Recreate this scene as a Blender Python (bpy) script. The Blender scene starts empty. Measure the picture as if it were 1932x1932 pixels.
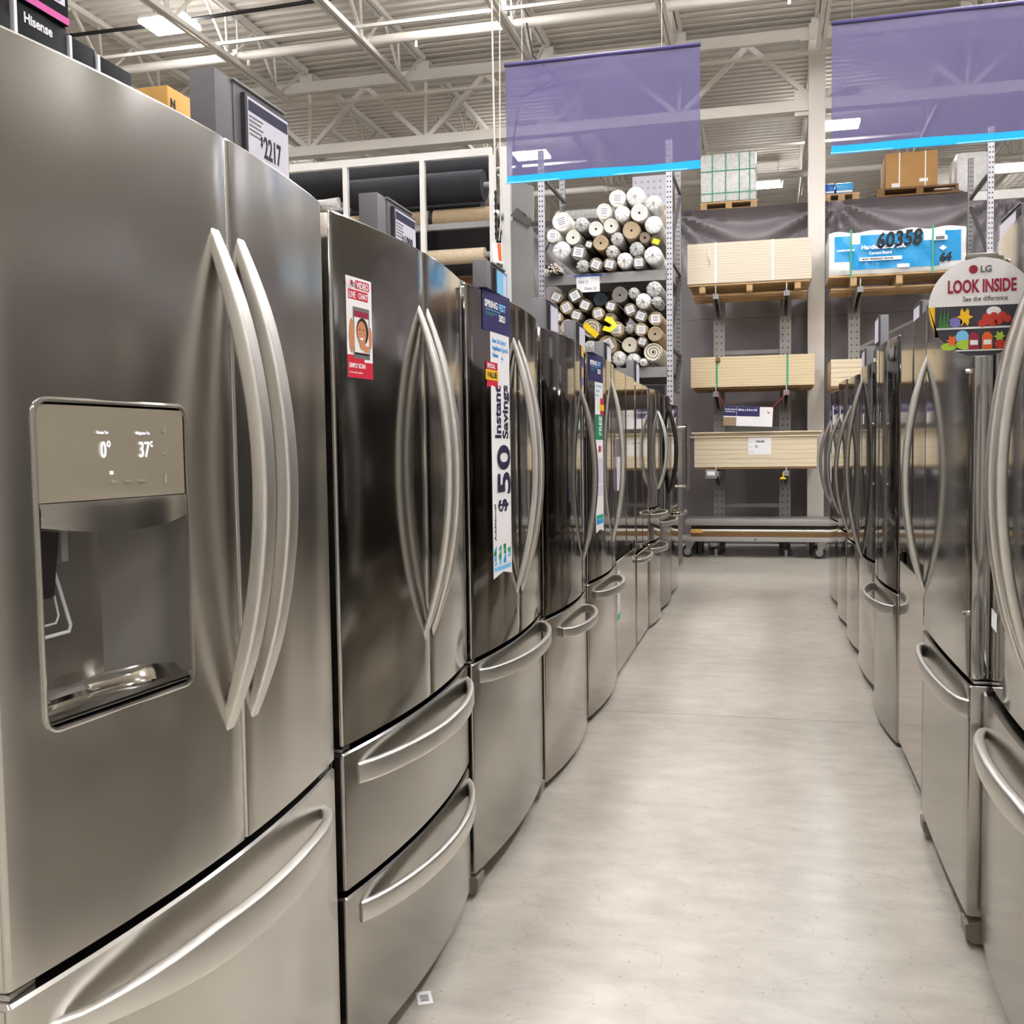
import bpy, bmesh, math, random
from mathutils import Vector, Matrix
R = random.Random(7)
PI = math.pi
scn = bpy.context.scene
COL = scn.collection

# ------------------------------------------------------------------ materials
def lin(c):
    if isinstance(c, str):
        c = tuple(int(c[i:i+2], 16)/255 for i in (0, 2, 4))
    return tuple((x/12.92 if x <= .04045 else ((x+.055)/1.055)**2.4) for x in c) + (1,)

class NT:
    def __init__(s, name):
        s.m = bpy.data.materials.new(name); s.m.use_nodes = True
        s.t = s.m.node_tree; s.t.nodes.clear()
        s.out = s.t.nodes.new('ShaderNodeOutputMaterial')
    def n(s, typ, **kw):
        nd = s.t.nodes.new('ShaderNode'+typ)
        for k, v in kw.items():
            if k.startswith('_'): setattr(nd, k[1:], v)
        for k, v in kw.items():
            if k.startswith('_'): continue
            key = int(k[1:]) if k[0] == 'i' and k[1:].isdigit() else k.replace('_', ' ')
            s.set(nd.inputs[key], v)
        return nd
    def set(s, sock, v):
        if isinstance(v, bpy.types.NodeSocket): s.t.links.new(v, sock)
        elif isinstance(v, bpy.types.Node): s.t.links.new(v.outputs[0], sock)
        else: sock.default_value = v
    def math(s, op, a, b=0.0, c=0.0):
        nd = s.t.nodes.new('ShaderNodeMath'); nd.operation = op
        s.set(nd.inputs[0], a); s.set(nd.inputs[1], b); s.set(nd.inputs[2], c)
        return nd.outputs[0]
    def mix(s, f, a, b):
        nd = s.t.nodes.new('ShaderNodeMix'); nd.data_type = 'RGBA'
        s.set(nd.inputs[0], f); s.set(nd.inputs[6], a); s.set(nd.inputs[7], b)
        return nd.outputs[2]
    def ramp(s, f, stops):
        nd = s.t.nodes.new('ShaderNodeValToRGB'); s.set(nd.inputs[0], f)
        cr = nd.color_ramp
        while len(cr.elements) < len(stops): cr.elements.new(.5)
        for e, (p, c) in zip(cr.elements, stops):
            e.position = p; e.color = c if len(c) == 4 else c+(1,)
        return nd.outputs[0]
    def obj(s): return s.n('TexCoord').outputs['Object']
    def mapped(s, scale, src=None):
        return s.n('Mapping', Vector=src or s.obj(), Scale=scale).outputs[0]
    def noise(s, vec, scale, detail=3, rough=.5):
        return s.n('TexNoise', Vector=vec, Scale=scale, Detail=detail, Roughness=rough).outputs[0]
    def sep(s, v): return s.n('SeparateXYZ', Vector=v).outputs
    def done(s, sh):
        s.t.links.new(sh.outputs[0], s.out.inputs[0]); return s.m

def plain(name, c, rough=.6, metal=0, var=.06, vscale=9, bump=0, bscale=60, spec=.5, coat=0):
    k = NT(name); base = lin(c); v = k.noise(k.obj(), vscale)
    lo = tuple(x*(1-var) for x in base[:3])+(1,); hi = tuple(min(1, x*(1+var)) for x in base[:3])+(1,)
    p = k.n('BsdfPrincipled', Base_Color=k.mix(v, lo, hi), Roughness=rough, Metallic=metal)
    p.inputs['Specular IOR Level'].default_value = spec
    p.inputs['Coat Weight'].default_value = coat
    if bump:
        k.t.links.new(k.n('Bump', Strength=bump, Distance=.01, Height=k.noise(k.obj(), bscale)).outputs[0], p.inputs['Normal'])
    return k.done(p)

def steel(name, c, rough, brush=.03, wave=.25, wdist=.004, aniso=0., wscale=1.6):
    k = NT(name)
    br = k.noise(k.mapped((4, 9, 1500)), 1.0, 2, .5)
    lowv = k.mapped((1, 1.2, .35)); low = k.noise(lowv, wscale, 1)
    base = lin(c); lo = tuple(x*.93 for x in base[:3])+(1,)
    rr = k.math('MULTIPLY_ADD', br, brush*2, rough-brush)
    p = k.n('BsdfPrincipled', Base_Color=k.mix(br, lo, base), Metallic=1.0, Roughness=rr)
    p.inputs['Anisotropic'].default_value = aniso
    b1 = k.n('Bump', Strength=wave, Distance=wdist, Height=low)
    b2 = k.n('Bump', Strength=brush*.5, Distance=.0002, Height=br, Normal=b1)
    k.t.links.new(b2.outputs[0], p.inputs['Normal'])
    return k.done(p)

def emit(name, c, s):
    k = NT(name); return k.done(k.n('Emission', Color=lin(c), Strength=s))

def clear_plastic(name, c='F4F4F0', alpha=.45, rough=.12):
    k = NT(name)
    v = k.noise(k.obj(), 22, 4)
    bump = k.n('Bump', Strength=.6, Distance=.012, Height=v)
    g = k.n('BsdfPrincipled', Base_Color=lin(c), Roughness=rough, Normal=bump)
    t = k.n('BsdfTransparent')
    f = k.math('MULTIPLY_ADD', v, .5, alpha-.2)
    return k.done(k.n('MixShader', i0=f, i1=t, i2=g))

def banner_mat(name, c, op):
    k = NT(name)
    wv = k.noise(k.mapped((300, 300, 300)), 1.0, 1)
    d = k.n('BsdfDiffuse', Color=lin(c)); tl = k.n('BsdfTranslucent', Color=lin(c)); t = k.n('BsdfTransparent')
    a = k.n('MixShader', i0=.35, i1=d, i2=tl)
    return k.done(k.n('MixShader', i0=k.math('MULTIPLY_ADD', wv, .06, op-.03), i1=t, i2=a))

def perforated(name, c, cx, sp, r, shape=1.0):
    """sheet steel punched with two columns of holes (object coords, x across, z up)"""
    k = NT(name); x, y, z = k.sep(k.obj())
    dx = k.math('SUBTRACT', k.math('ABSOLUTE', x), cx)
    fz = k.math('SUBTRACT', k.math('MODULO', k.math('ADD', z, 100*sp), sp), sp/2)
    fz = k.math('MULTIPLY', fz, shape)
    d2 = k.math('ADD', k.math('MULTIPLY', dx, dx), k.math('MULTIPLY', fz, fz))
    hole = k.math('LESS_THAN', d2, r*r)
    ny = k.sep(k.n('NewGeometry').outputs['Normal'])[1]
    hole = k.math('MULTIPLY', hole, k.math('LESS_THAN', ny, -.5))
    col = k.mix(hole, lin(c), lin('0C0B0A'))
    return k.done(k.n('BsdfPrincipled', Base_Color=col, Roughness=.45))

def layered(name, c, sp, dark=.72, ends=True):
    """edges of stacked sheets: thin horizontal lines"""
    k = NT(name); v = k.obj(); x, y, z = k.sep(v)
    wob = k.math('MULTIPLY', k.noise(k.mapped((.7, 1, 6)), 2.0, 2), sp*1.1)
    m = k.math('MODULO', k.math('ADD', k.math('ADD', z, wob), 10.0), sp)
    ln = k.math('LESS_THAN', m, sp*.16)
    grain = k.noise(k.mapped((2, 2, 60)), 1.0, 4)
    blot = k.noise(v, 70, 3)
    b = lin(c); lo = tuple(q*.78 for q in b[:3])+(1,); dk = tuple(q*dark for q in b[:3])+(1,)
    col = k.mix(grain, lo, b); col = k.mix(k.math('MULTIPLY', blot, .25), col, lin('FFF6E0'))
    col = k.mix(ln, col, dk)
    return k.done(k.n('BsdfPrincipled', Base_Color=col, Roughness=.75))

def wood(name, c):
    k = NT(name); g = k.noise(k.mapped((1.5, 8, 30)), 2.0, 4)
    b = lin(c); lo = tuple(q*.72 for q in b[:3])+(1,)
    return k.done(k.n('BsdfPrincipled', Base_Color=k.mix(g, lo, b), Roughness=.75))

def spiral(name, c, dark, turns):
    """roll of carpet: edge windings seen on the end, plain pile on the side (axis = y)"""
    k = NT(name); x, y, z = k.sep(k.obj())
    r = k.math('SQRT', k.math('ADD', k.math('MULTIPLY', x, x), k.math('MULTIPLY', z, z)))
    a = k.math('DIVIDE', k.math('ARCTAN2', z, x), 2*PI)
    wob = k.math('MULTIPLY', k.noise(k.obj(), 14, 2), .8)
    fr = k.math('FRACT', k.math('ADD', k.math('ADD', k.math('MULTIPLY', r, turns), a), k.math('ADD', wob, 10.)))
    ln = k.math('LESS_THAN', fr, .22)
    core = k.math('LESS_THAN', r, .012)
    ny = k.math('LESS_THAN', k.sep(k.n('NewGeometry').outputs['Normal'])[1], -.6)
    v = k.noise(k.obj(), 160, 2)
    b = lin(c); lo = tuple(q*.8 for q in b[:3])+(1,)
    col = k.mix(v, lo, b)
    col = k.mix(k.math('MULTIPLY', ln, ny), col, lin(dark))
    col = k.mix(k.math('MULTIPLY', core, ny), col, lin('0A0908'))
    return k.done(k.n('BsdfPrincipled', Base_Color=col, Roughness=.9))

# concrete floor: cloudy, faint scuffs, saw-cut joints across the aisle, polished sheen
def floor_mat():
    k = NT('polished concrete'); v = k.obj(); x, y, z = k.sep(v)
    big = k.noise(v, .9, 4, .6); mid = k.noise(k.mapped((4, 7, 1)), 1.5, 6, .62)
    f = k.math('MULTIPLY_ADD', k.math('ADD', big, mid), 1.1, -.6); fc = k.math('MINIMUM', k.math('MAXIMUM', f, 0.0), 1.0)
    col = k.mix(fc, lin('989187'), lin('D2CBBF'))
    warp = k.n('Mapping', Vector=v, Rotation=(0, 0, .2), Scale=(16, 75, 1)).outputs[0]
    sc = k.noise(warp, 1.3, 6, .7)
    scuff = k.ramp(sc, [(.0, (0, 0, 0)), (.56, (0, 0, 0)), (.80, (1, 1, 1))])
    col = k.mix(k.math('MULTIPLY', scuff, .22), col, lin('6E675C'))
    vo = k.n('TexVoronoi', Vector=k.mapped((3, 4, 1), k.n('VectorMath', _operation='ADD', i0=v, i1=k.n('TexNoise', Vector=v, Scale=2.0).outputs[1]).outputs[0]), Scale=1.6, _feature='DISTANCE_TO_EDGE', _voronoi_dimensions='2D').outputs[0]
    scr = k.math('LESS_THAN', vo, .008)
    col = k.mix(k.math('MULTIPLY', k.math('MULTIPLY', scr, sc), .35), col, lin('6A6256'))
    spk = k.n('TexVoronoi', Vector=v, Scale=9., _voronoi_dimensions='2D').outputs[0]
    col = k.mix(k.math('MULTIPLY', k.math('LESS_THAN', spk, .035), .4), col, lin('5F584E'))
    j = k.math('ABSOLUTE', k.math('SUBTRACT', k.math('MODULO', k.math('ADD', y, 29.8-4.935+1.49), 2.98), 1.49))
    col = k.mix(k.math('MULTIPLY', k.math('LESS_THAN', j, .0035), .8), col, lin('4A443B'))
    rg = .30
    p = k.n('BsdfPrincipled', Base_Color=col, Roughness=rg,
            Normal=k.n('Bump', Strength=.06, Distance=.003, Height=sc))
    p.inputs['Specular IOR Level'].default_value = .75
    return k.done(p)

def tarp_mat():
    k = NT('grey mesh tarpaulin'); v = k.obj()
    n1 = k.noise(k.mapped((1.2, 1, .8)), 1.5, 3)
    col = k.mix(n1, lin('857D80'), lin('968E91'))
    x, y, z = k.sep(v)
    sx = k.math('LESS_THAN', k.math('ABSOLUTE', k.math('SUBTRACT', k.math('MODULO', k.math('ADD', x, 20.25), 2.0), 1.0)), .005)
    sz = k.math('LESS_THAN', k.math('ABSOLUTE', k.math('SUBTRACT', k.math('MODULO', k.math('ADD', z, .95), 1.55), .775)), .005)
    col = k.mix(k.math('MULTIPLY', k.math('MAXIMUM', sx, sz), .5), col, lin('3A3637'))
    return k.done(k.n('BsdfPrincipled', Base_Color=col, Roughness=.55))

MAT = dict(
    steelA=steel('brushed stainless', 'CECBC5', .225, .012, .8, .026, .4, 3.0),
    steelB=steel('satin stainless', 'BDB8B0', .15, .015, .22, .004, .2),
    steelC=steel('glossy stainless', 'B8B6B2', .11, .01, .18, .003),
    steelD=steel('dark stainless', 'A3A09B', .07, .01, .16, .003),
    steelG=steel('smoky stainless', 'A09D98', .09, .01, .18, .003),
    steelE=steel('drawer stainless', 'AAA7A1', .18, .012, .2, .004, .2),
    steelF=steel('flat stainless', 'BDB7AE', .06, .008, .10, .002),
    blacksteel=steel('black stainless', '73706C', .06, .008, .15, .003),
    handle=steel('handle stainless', 'DDDAD3', .42, .012, .02, .001),
    handled=steel('dark handle stainless', 'B4B0AB', .30, .012, .03, .001),
    chrome=steel('chrome', 'D8D4CC', .08, .01, .02, .001),
    cab=plain('charcoal cabinet paint', '39373A', .45),
    cabl=plain('grey cabinet paint', '8B8986', .4),
    gasket=plain('black gasket', '0B0A0A', .6),
    hinge=plain('grey hinge plastic', '77736D', .4),
    kick=plain('dark kick plate', '23211F', .5),
    foot=plain('grey foot cover', '7E776C', .45),
    disp=plain('grey dispenser plastic', '6D6A63', .35),
    panel=plain('control panel silver', 'A59B8A', .38, .35),
    black=plain('black plastic', '0E0D0D', .35),
    glow=emit('display glow', 'EEF0FF', .42),
    print_faint=plain('faint print', 'B4AA9A', .6),
    riser=plain('grey sign riser', '737174', .5),
    riserd=plain('dark sign holder', '3E3C40', .4),
    white=plain('white paper', 'F2F0F0', .6, var=.02),
    lilac=plain('pale lilac paper', 'DAD6E2', .6, var=.02),
    navy=plain('navy print', '29255E', .5, var=.03),
    ink=plain('dark ink', '1A1740', .6),
    black_ink=plain('black ink', '121212', .6),
    grey_ink=plain('grey ink', '6E6C70', .6),
    red=plain('red print', 'D2203C', .5, var=.04),
    lgred=plain('crimson print', '9B1E3C', .5, var=.04),
    yellow=plain('yellow print', 'FFC81E', .5, var=.04),
    tagyellow=plain('yellow tag vinyl', 'FFD60A', .45, var=.04),
    cyan=plain('cyan print', '2E9FE6', .5, var=.04),
    cyanl=plain('light cyan print', '7CCBF4', .5, var=.04),
    green=plain('green print', '1F8A5E', .5, var=.04),
    teal=plain('teal print', '22B08A', .5, var=.04),
    skin=plain('printed skin tone', 'D28A5E', .5, var=.05),
    hair=plain('printed dark hair', '241512', .5),
    orange=plain('printed orange', 'E8662A', .5, var=.08, vscale=60),
    tomato=plain('printed tomato red', 'C93A2A', .5, var=.15, vscale=90),
    lime=plain('printed lime green', 'A9CE3A', .5, var=.15, vscale=60),
    leaf=plain('printed leaf green', '3F7A35', .5, var=.2, vscale=60),
    violet=plain('printed violet', '7A77B8', .5, var=.08),
    darkprint=plain('printed dark shelf', '3B3A44', .5, var=.3, vscale=12),
    pink=plain('magenta carton print', 'D6479E', .5),
    carton=plain('kraft cardboard', 'B88B55', .8, var=.12),
    cartony=plain('pale kraft cardboard', 'D9A659', .8, var=.08),
    cartonblack=plain('black glossy carton', '131216', .6, spec=.12),
    floor=floor_mat(), tarp=tarp_mat(),
    deck=plain('cream painted roof deck', 'D6CFC4', .6, var=.03),
    joist=plain('cream painted steel', 'DAD4CA', .5, var=.03),
    wall=plain('painted block wall', 'CFCBC6', .8, var=.05, vscale=2),
    column=plain('off white painted column', 'D9D2C8', .55, var=.04, vscale=3),
    rackgrey=plain('grey rack enamel', '8C8A88', .45, var=.05),
    rackdark=plain('dark rack steel', '4A484A', .5, var=.05),
    rackwhite=plain('white rack enamel', 'DAD7D2', .45, var=.03),
    endpan=plain('grey end panel', '7F7B78', .45, var=.06, vscale=3),
    upright=perforated('perforated upright', 'BDBCC0', .014, .0508, .0068, .75),
    upright_small=perforated('perforated grey upright', '8A8988', .010, .0508, .006, .75),
    postholes=perforated('drilled cantilever post', '9A9794', .03, .079, .0085),
    lamp=emit('lamp lens', 'F5F5F8', 26.0),
    lamph=plain('white lamp housing', 'E4E0D8', .5),
    banner=banner_mat('violet mesh fabric', '6B658F', .74),
    hem=banner_mat('sky blue hem', '2FB4FF', .97),
    rod=plain('violet rod sleeve', '3E3568', .5),
    ply=layered('board edges', 'DFC79C', .034, .72),
    ply2=layered('particle board edges', 'DCCDB6', .03, .70),
    ply3=layered('pale board edges', 'E6D4B2', .055, .70),
    timber=wood('pallet timber', 'CDAA7A'),
    timberd=wood('weathered pallet timber', '8C6A42'),
    strapw=plain('white strap', 'EDEBE2', .5),
    strapg=plain('green strap', '3FA070', .45),
    bluewrap=plain('blue printed wrap', '1696D2', .28, var=.10, vscale=6, bump=.5, bscale=9),
    whitewrap=plain('white wrap', 'ECEBEA', .35, var=.05, vscale=6, bump=.4, bscale=14),
    plastic=clear_plastic('clear plastic film'),
    plasticw=clear_plastic('milky plastic film', 'FFFFFF', .62, .2),
    blackcarpet=plain('black carpet pile', '222226', .95, var=.25, vscale=300, bump=.3, bscale=220),
    tancarpet=plain('tan woven carpet', 'A08A6E', .9, var=.3, vscale=60, bump=.2),
    creamcarpet=plain('cream carpet', 'C9B79A', .9, var=.2, vscale=40),
    pipe=plain('grey core tube', '8F9494', .5),
    rope=plain('cream rope', 'D8D0C0', .8),
    cord=plain('black cord', '121214', .6),
    rubber=plain('black rubber', '1B1A1A', .7),
    zinc=steel('zinc plated steel', 'B9B7B2', .3, .03, .02, .001),
    cartframe=plain('grey cart enamel', 'A6A39D', .4),
    shadeback=plain('painted interior shade', '17130F', .9, var=.2),
    glass=clear_plastic('clear acrylic', 'E8E8E8', .38, .03),
)
SP = dict(cream=spiral('cream carpet roll', 'E6DCC8', 'A4977F', 62), beige=spiral('beige carpet roll', 'C2AC8C', '7E6C52', 60),
          white=spiral('white carpet roll', 'F4F0E6', 'BDB5A4', 55), grey=spiral('grey carpet roll', '8C867E', '4A453F', 60),
          olive=spiral('olive carpet roll', '6E6650', '3C3728', 60), navyr=spiral('navy carpet roll', '232A36', '0E1218', 55),
          taupe=spiral('taupe carpet roll', '9A8B78', '5C5042', 60), stripe=spiral('striped rug roll', 'E9E0CC', '1E1A16', 34),
          black=spiral('patterned black and cream rug', 'D8CDB4', '151311', 30))

# ------------------------------------------------------------------ mesh helpers
class MB:
    def __init__(s): s.v = []; s.f = []
    def add(s, vs, fs):
        o = len(s.v); s.v += [tuple(p) for p in vs]; s.f += [tuple(i+o for i in f) for f in fs]; return s
    def box(s, x0, x1, y0, y1, z0, z1, c=0):
        if c <= 0:
            vs = [(x, y, z) for z in (z0, z1) for y in (y0, y1) for x in (x0, x1)]
            return s.add(vs, [(0, 2, 3, 1), (4, 5, 7, 6), (0, 1, 5, 4), (2, 6, 7, 3), (0, 4, 6, 2), (1, 3, 7, 5)])
        bm = bmesh.new(); bmesh.ops.create_cube(bm, size=1)
        for p in bm.verts:
            p.co = Vector(((x0+x1)/2+p.co.x*(x1-x0), (y0+y1)/2+p.co.y*(y1-y0), (z0+z1)/2+p.co.z*(z1-z0)))
        bmesh.ops.bevel(bm, geom=list(bm.edges), offset=c, segments=2, profile=.5, affect='EDGES')
        bm.verts.index_update()
        s.add([p.co for p in bm.verts], [[q.index for q in f.verts] for f in bm.faces]); bm.free(); return s
    def ring(s, rings, close=True, caps=(True, True)):
        n = len(rings[0]); vs = [p for r in rings for p in r]; fs = []
        for i in range(len(rings)-1):
            for j in range(n if close else n-1):
                k = (j+1) % n
                fs.append((i*n+j, i*n+k, (i+1)*n+k, (i+1)*n+j))
        if caps[0]: fs.append(tuple(range(n-1, -1, -1)))
        if caps[1]: fs.append(tuple((len(rings)-1)*n+j for j in range(n)))
        return s.add(vs, fs)
    def sweep(s, path, sec, up=(0, 0, 1), scale=None, caps=True):
        path = [Vector(p) for p in path]; up = Vector(up); rings = []
        for i, p in enumerate(path):
            t = (path[min(i+1, len(path)-1)]-path[max(i-1, 0)]).normalized()
            a = t.cross(up)
            if a.length < 1e-5: a = t.cross(Vector((1, 0, 0)))
            a.normalize(); b = a.cross(t).normalized()
            k = scale(i/(len(path)-1)) if scale else 1
            ka, kb = k if isinstance(k, tuple) else (k, k)
            rings.append([p+a*u*ka+b*w*kb for u, w in sec])
        return s.ring(rings, True, (caps, caps))
    def tube(s, path, r, n=10, scale=None):
        return s.sweep(path, [(r*math.cos(2*PI*i/n), r*math.sin(2*PI*i/n)) for i in range(n)],
                       up=(.013, .021, 1), scale=scale)
    def bar(s, a, b, w, h):
        return s.sweep([a, b], [(-w/2, -h/2), (w/2, -h/2), (w/2, h/2), (-w/2, h/2)])
    def prism(s, poly, axis, a, b):
        def P(u, w, t): return ((t, u, w), (u, t, w), (u, w, t))[axis]
        return s.ring([[P(u, w, a) for u, w in poly], [P(u, w, b) for u, w in poly]])
    def build(s, name, mat, parent=None, ang=35, at=(0, 0, 0), weld=False):
        me = bpy.data.meshes.new(name); me.from_pydata(s.v, [], s.f)
        bm = bmesh.new(); bm.from_mesh(me)
        if weld: bmesh.ops.remove_doubles(bm, verts=bm.verts, dist=1e-5)
        bmesh.ops.recalc_face_normals(bm, faces=bm.faces); bm.to_mesh(me); bm.free()
        for p in me.polygons: p.use_smooth = True
        me.set_sharp_from_angle(angle=math.radians(ang))
        me.materials.append(MAT[mat] if isinstance(mat, str) else mat)
        o = bpy.data.objects.new(name, me); COL.objects.link(o)
        o.location = at
        if parent: o.parent = parent
        return o

def tag(o, label, cat, group=None, kind=None):
    o['label'] = label; o['category'] = cat
    if group: o['group'] = group
    if kind: o['kind'] = kind
    return o
def thing(name, label, cat, loc=(0, 0, 0), rz=0, group=None):
    o = bpy.data.objects.new(name, None); COL.objects.link(o); o.empty_display_size = .1
    o.location = loc; o.rotation_euler = (0, 0, rz)
    return tag(o, label, cat, group)
def structure(o, label=None):
    o['kind'] = 'structure'
    if label: o['label'] = label
    return o
ROT_OUT = (PI/2, 0, PI/2)      # reads along local +y, faces local +x
ROT_FRONT = (PI/2, 0, 0)       # reads along +x, faces -y
TEXTS = []
def text(body, name, mat, parent, loc, size, rot=ROT_OUT, align='LEFT', bold=0., depth=.0004, sx=1., space=1.):
    c = bpy.data.curves.new(name, 'FONT'); c.body = body; c.size = size; c.align_x = align
    c.offset = bold; c.extrude = depth; c.resolution_u = 3; c.space_character = space
    c.materials.append(MAT[mat]); TEXTS.append(name)
    o = bpy.data.objects.new(name, c); TEXTS[-1] = o; COL.objects.link(o)
    o.rotation_euler = rot; o.location = loc; o.scale = (sx, 1, 1)
    if parent: o.parent = parent
    return o
def rrect(w, h, r, n=3):
    out = []
    for cx, cy, a in ((w/2-r, h/2-r, 0), (-w/2+r, h/2-r, 90), (-w/2+r, -h/2+r, 180), (w/2-r, -h/2+r, 270)):
        for i in range(n+1):
            t = math.radians(a+90*i/n); out.append((cx+r*math.cos(t), cy+r*math.sin(t)))
    return out

# ------------------------------------------------------------------ refrigerators
class Fridge:
    """local frame: +x out of the doors, +y along the width (left to right when facing it), z up"""
    def __init__(s, side, y0, y1, x, bow, label, group=None, depth=.70, cab='cab', top=1.752, footstyle='leg'):
        s.W = y1-y0; s.bow = bow; s.side = side
        loc, rz = ((x, y0, 0), 0) if side < 0 else ((x, y1, 0), PI)
        s.root = thing('refrigerator', label, 'refrigerator', loc, rz, group)
        s.M = Matrix.Translation(loc) @ Matrix.Rotation(rz, 4, 'Z'); s.rz = rz
        m = MB(); m.box(-depth, -.092, .006, s.W-.006, .05, top-.018, .004)
        m.build('cabinet', cab, s.root)
        g = MB(); g.box(-.094, -.078, .012, s.W-.012, .085, top-.02); g.build('door_gasket', 'gasket', s.root)
        k = MB()
        n = 12
        pts = [(-.115, u) for u in [s.W*(.04+.92*i/n) for i in range(n+1)]]
        k.prism([(-.20, s.W*.04)]+pts+[(-.20, s.W*.96)][:1], 2, .012, .058); k.build('kick_grille', 'kick', s.root)
        for u in (.035, s.W-.035):
            f = MB()
            if footstyle == 'cover':
                x1 = s.d(u)-.005
                f.prism([(x1-.10, .015), (x1-.012, .015), (x1+.004, .028), (x1+.006, .062), (x1-.03, .072), (x1-.10, .072)], 1, u-.034, u+.034)
                f.v = [(a, b, c) for (a, b, c) in f.v]
                f.build('foot_cover', 'foot', s.root)
                f2 = MB(); f2.tube([(x1-.06, u, 0), (x1-.06, u, .06)], .018, 10); f2.build('leveling_leg', 'black', s.root)
            else:
                f.tube([(-.085, u, 0), (-.085, u, .055)], .020, 12); f.build('leveling_leg', 'black', s.root)
            f3 = MB(); f3.tube([(-depth+.08, u, 0), (-depth+.08, u, .06)], .022, 10); f3.build('rear_foot', 'black', s.root)
    def d(s, u):
        t = (u-s.W/2)/(s.W/2); return s.bow*(1-t*t)
    def dn(s, u):   # slope of the front
        return -2*s.bow*(u-s.W/2)/(s.W/2)**2
    def slab(s, name, mat, u0, u1, z0, z1, thick=.074, r=.006, c=.004, hole=None, lift=0, nu=14):
        us = []
        for i in range(nu+1): us.append(u0+r+(u1-u0-2*r)*i/nu)
        zs = [z0, z0+c, z1-c, z1]
        if hole:
            h0, h1, g0, g1 = hole
            us = sorted(set([q for q in us if not (h0-.012 < q < h0+.012 or h1-.012 < q < h1+.012)]+[h0, h1]))
            zs = [z0, z0+c, g0, g1, z1-c, z1]
        else:
            zs = [z0, z0+c]+[z0+c+(z1-z0-2*c)*i/3 for i in (1, 2)]+[z1-c, z1]
        prof = [(u0, s.d(u0)-thick)]
        for i in range(4):
            a = PI-PI/2*i/3; prof.append((u0+r+r*math.cos(a), s.d(u0+r)-r+r*math.sin(a)+lift))
        i0 = len(prof)-1
        prof += [(u, s.d(u)+lift) for u in us[1:-1]]
        i1 = len(prof)
        for i in range(4):
            a = PI/2-PI/2*i/3; prof.append((u1-r+r*math.cos(a), s.d(u1-r)-r+r*math.sin(a)+lift))
        prof.append((u1, s.d(u1)-thick))
        n = len(prof); m = MB(); vs = []; fs = []
        for j, z in enumerate(zs):
            ins = c if j in (0, len(zs)-1) else 0
            for i, (u, d) in enumerate(prof):
                if ins and 0 < i < n-1:
                    cu = max(u0+c, min(u1-c, u)); vs.append((d-ins, cu, z))
                else: vs.append((d, u, z))
        for j in range(len(zs)-1):
            for i in range(n-1):
                if hole and j == 2 and prof[i][0] >= h0-1e-6 and prof[i+1][0] <= h1+1e-6 and i0 <= i < i1: continue
                fs.append((j*n+i, j*n+i+1, (j+1)*n+i+1, (j+1)*n+i))
            fs.append((j*n+n-1, j*n, (j+1)*n, (j+1)*n+n-1))
        fs.append(tuple(range(n))); L = (len(zs)-1)*n; fs.append(tuple(L+i for i in range(n-1, -1, -1)))
        m.add(vs, fs)
        return m.build(name, mat, s.root, 40)
    def trim_strip(s, door, u, z0, z1, side):
        """bright folded edge of the door skin"""
        m = MB(); x = s.d(u)
        ya, yb = (u-.0016, u+.0002) if side < 0 else (u-.0002, u+.0016)
        m.box(x-.024, x-.006, ya, yb, z0+.006, z1-.006); m.box(x-.028, x-.026, ya, yb, z0+.006, z1-.006)
        m.build('edge_strip', 'chrome', door)
        m = MB(); m.box(x-.073, x-.028, ya, yb, z0+.004, z1-.004); m.build('side_liner', 'gasket', door)
    def vhandle(s, door, u, z0, z1, h=.062, w=.030, t=.022, mat='handle', n=28, p=1.0, r=.007, lean=0.0, straight=False):
        m = MB(); x = s.d(u); path = []
        if straight:
            for zz in (z0+.03, z1-.03): m.tube([(x-.004, u, zz), (x+h, u, zz)], w*.34, 10)
            m.tube([(x+h, u, z0+(z1-z0)*i/10) for i in range(11)], w/2, 14)
        else:
            for i in range(n+1):
                q = i/n; path.append((x-.006+(h+.006)*(4*q*(1-q))**p, u+lean*4*q*(1-q), z0+(z1-z0)*q))
            sec = rrect(t, w, r)
            m.sweep(path, sec, up=(0, 1, 0), scale=lambda q: (.55+.45*min(1, 6*q, 6*(1-q)), .74+.26*min(1, 7*q, 7*(1-q))))
        return m.build('handle', mat, door, 40)
    def hhandle(s, door, z, u0, u1, h=.055, w=.042, t=.016, mat='handle', n=24, p=.8, r=.006, blunt=True, xoff=0):
        m = MB(); path = []
        for i in range(n+1):
            q = i/n; u = u0+(u1-u0)*q
            path.append((s.d(u)+xoff-.004+(h+.004)*(4*q*(1-q))**p, u, z))
        sec = rrect(t, w, r)
        f = (lambda q: (1, 1)) if blunt else (lambda q: (.7+.3*min(1, 5*q, 5*(1-q)), .35+.65*min(1, 3.2*q, 3.2*(1-q))))
        m.sweep(path, sec, up=(0, 0, 1), scale=f)
        return m.build('handle', mat, door, 40)
    def hinge(s, u, top=1.752):
        m = MB(); m.box(-.20, s.d(u)-.022, u-.028, u+.028, top-.016, top+.012, .005); m.build('hinge_cover', 'hinge', s.root)
    def lower_hinge(s, u, z):
        m = MB(); m.box(-.09, s.d(u)-.012, u-.022, u+.022, z-.012, z-.004, .002); m.build('middle_hinge', 'zinc', s.root)
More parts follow.
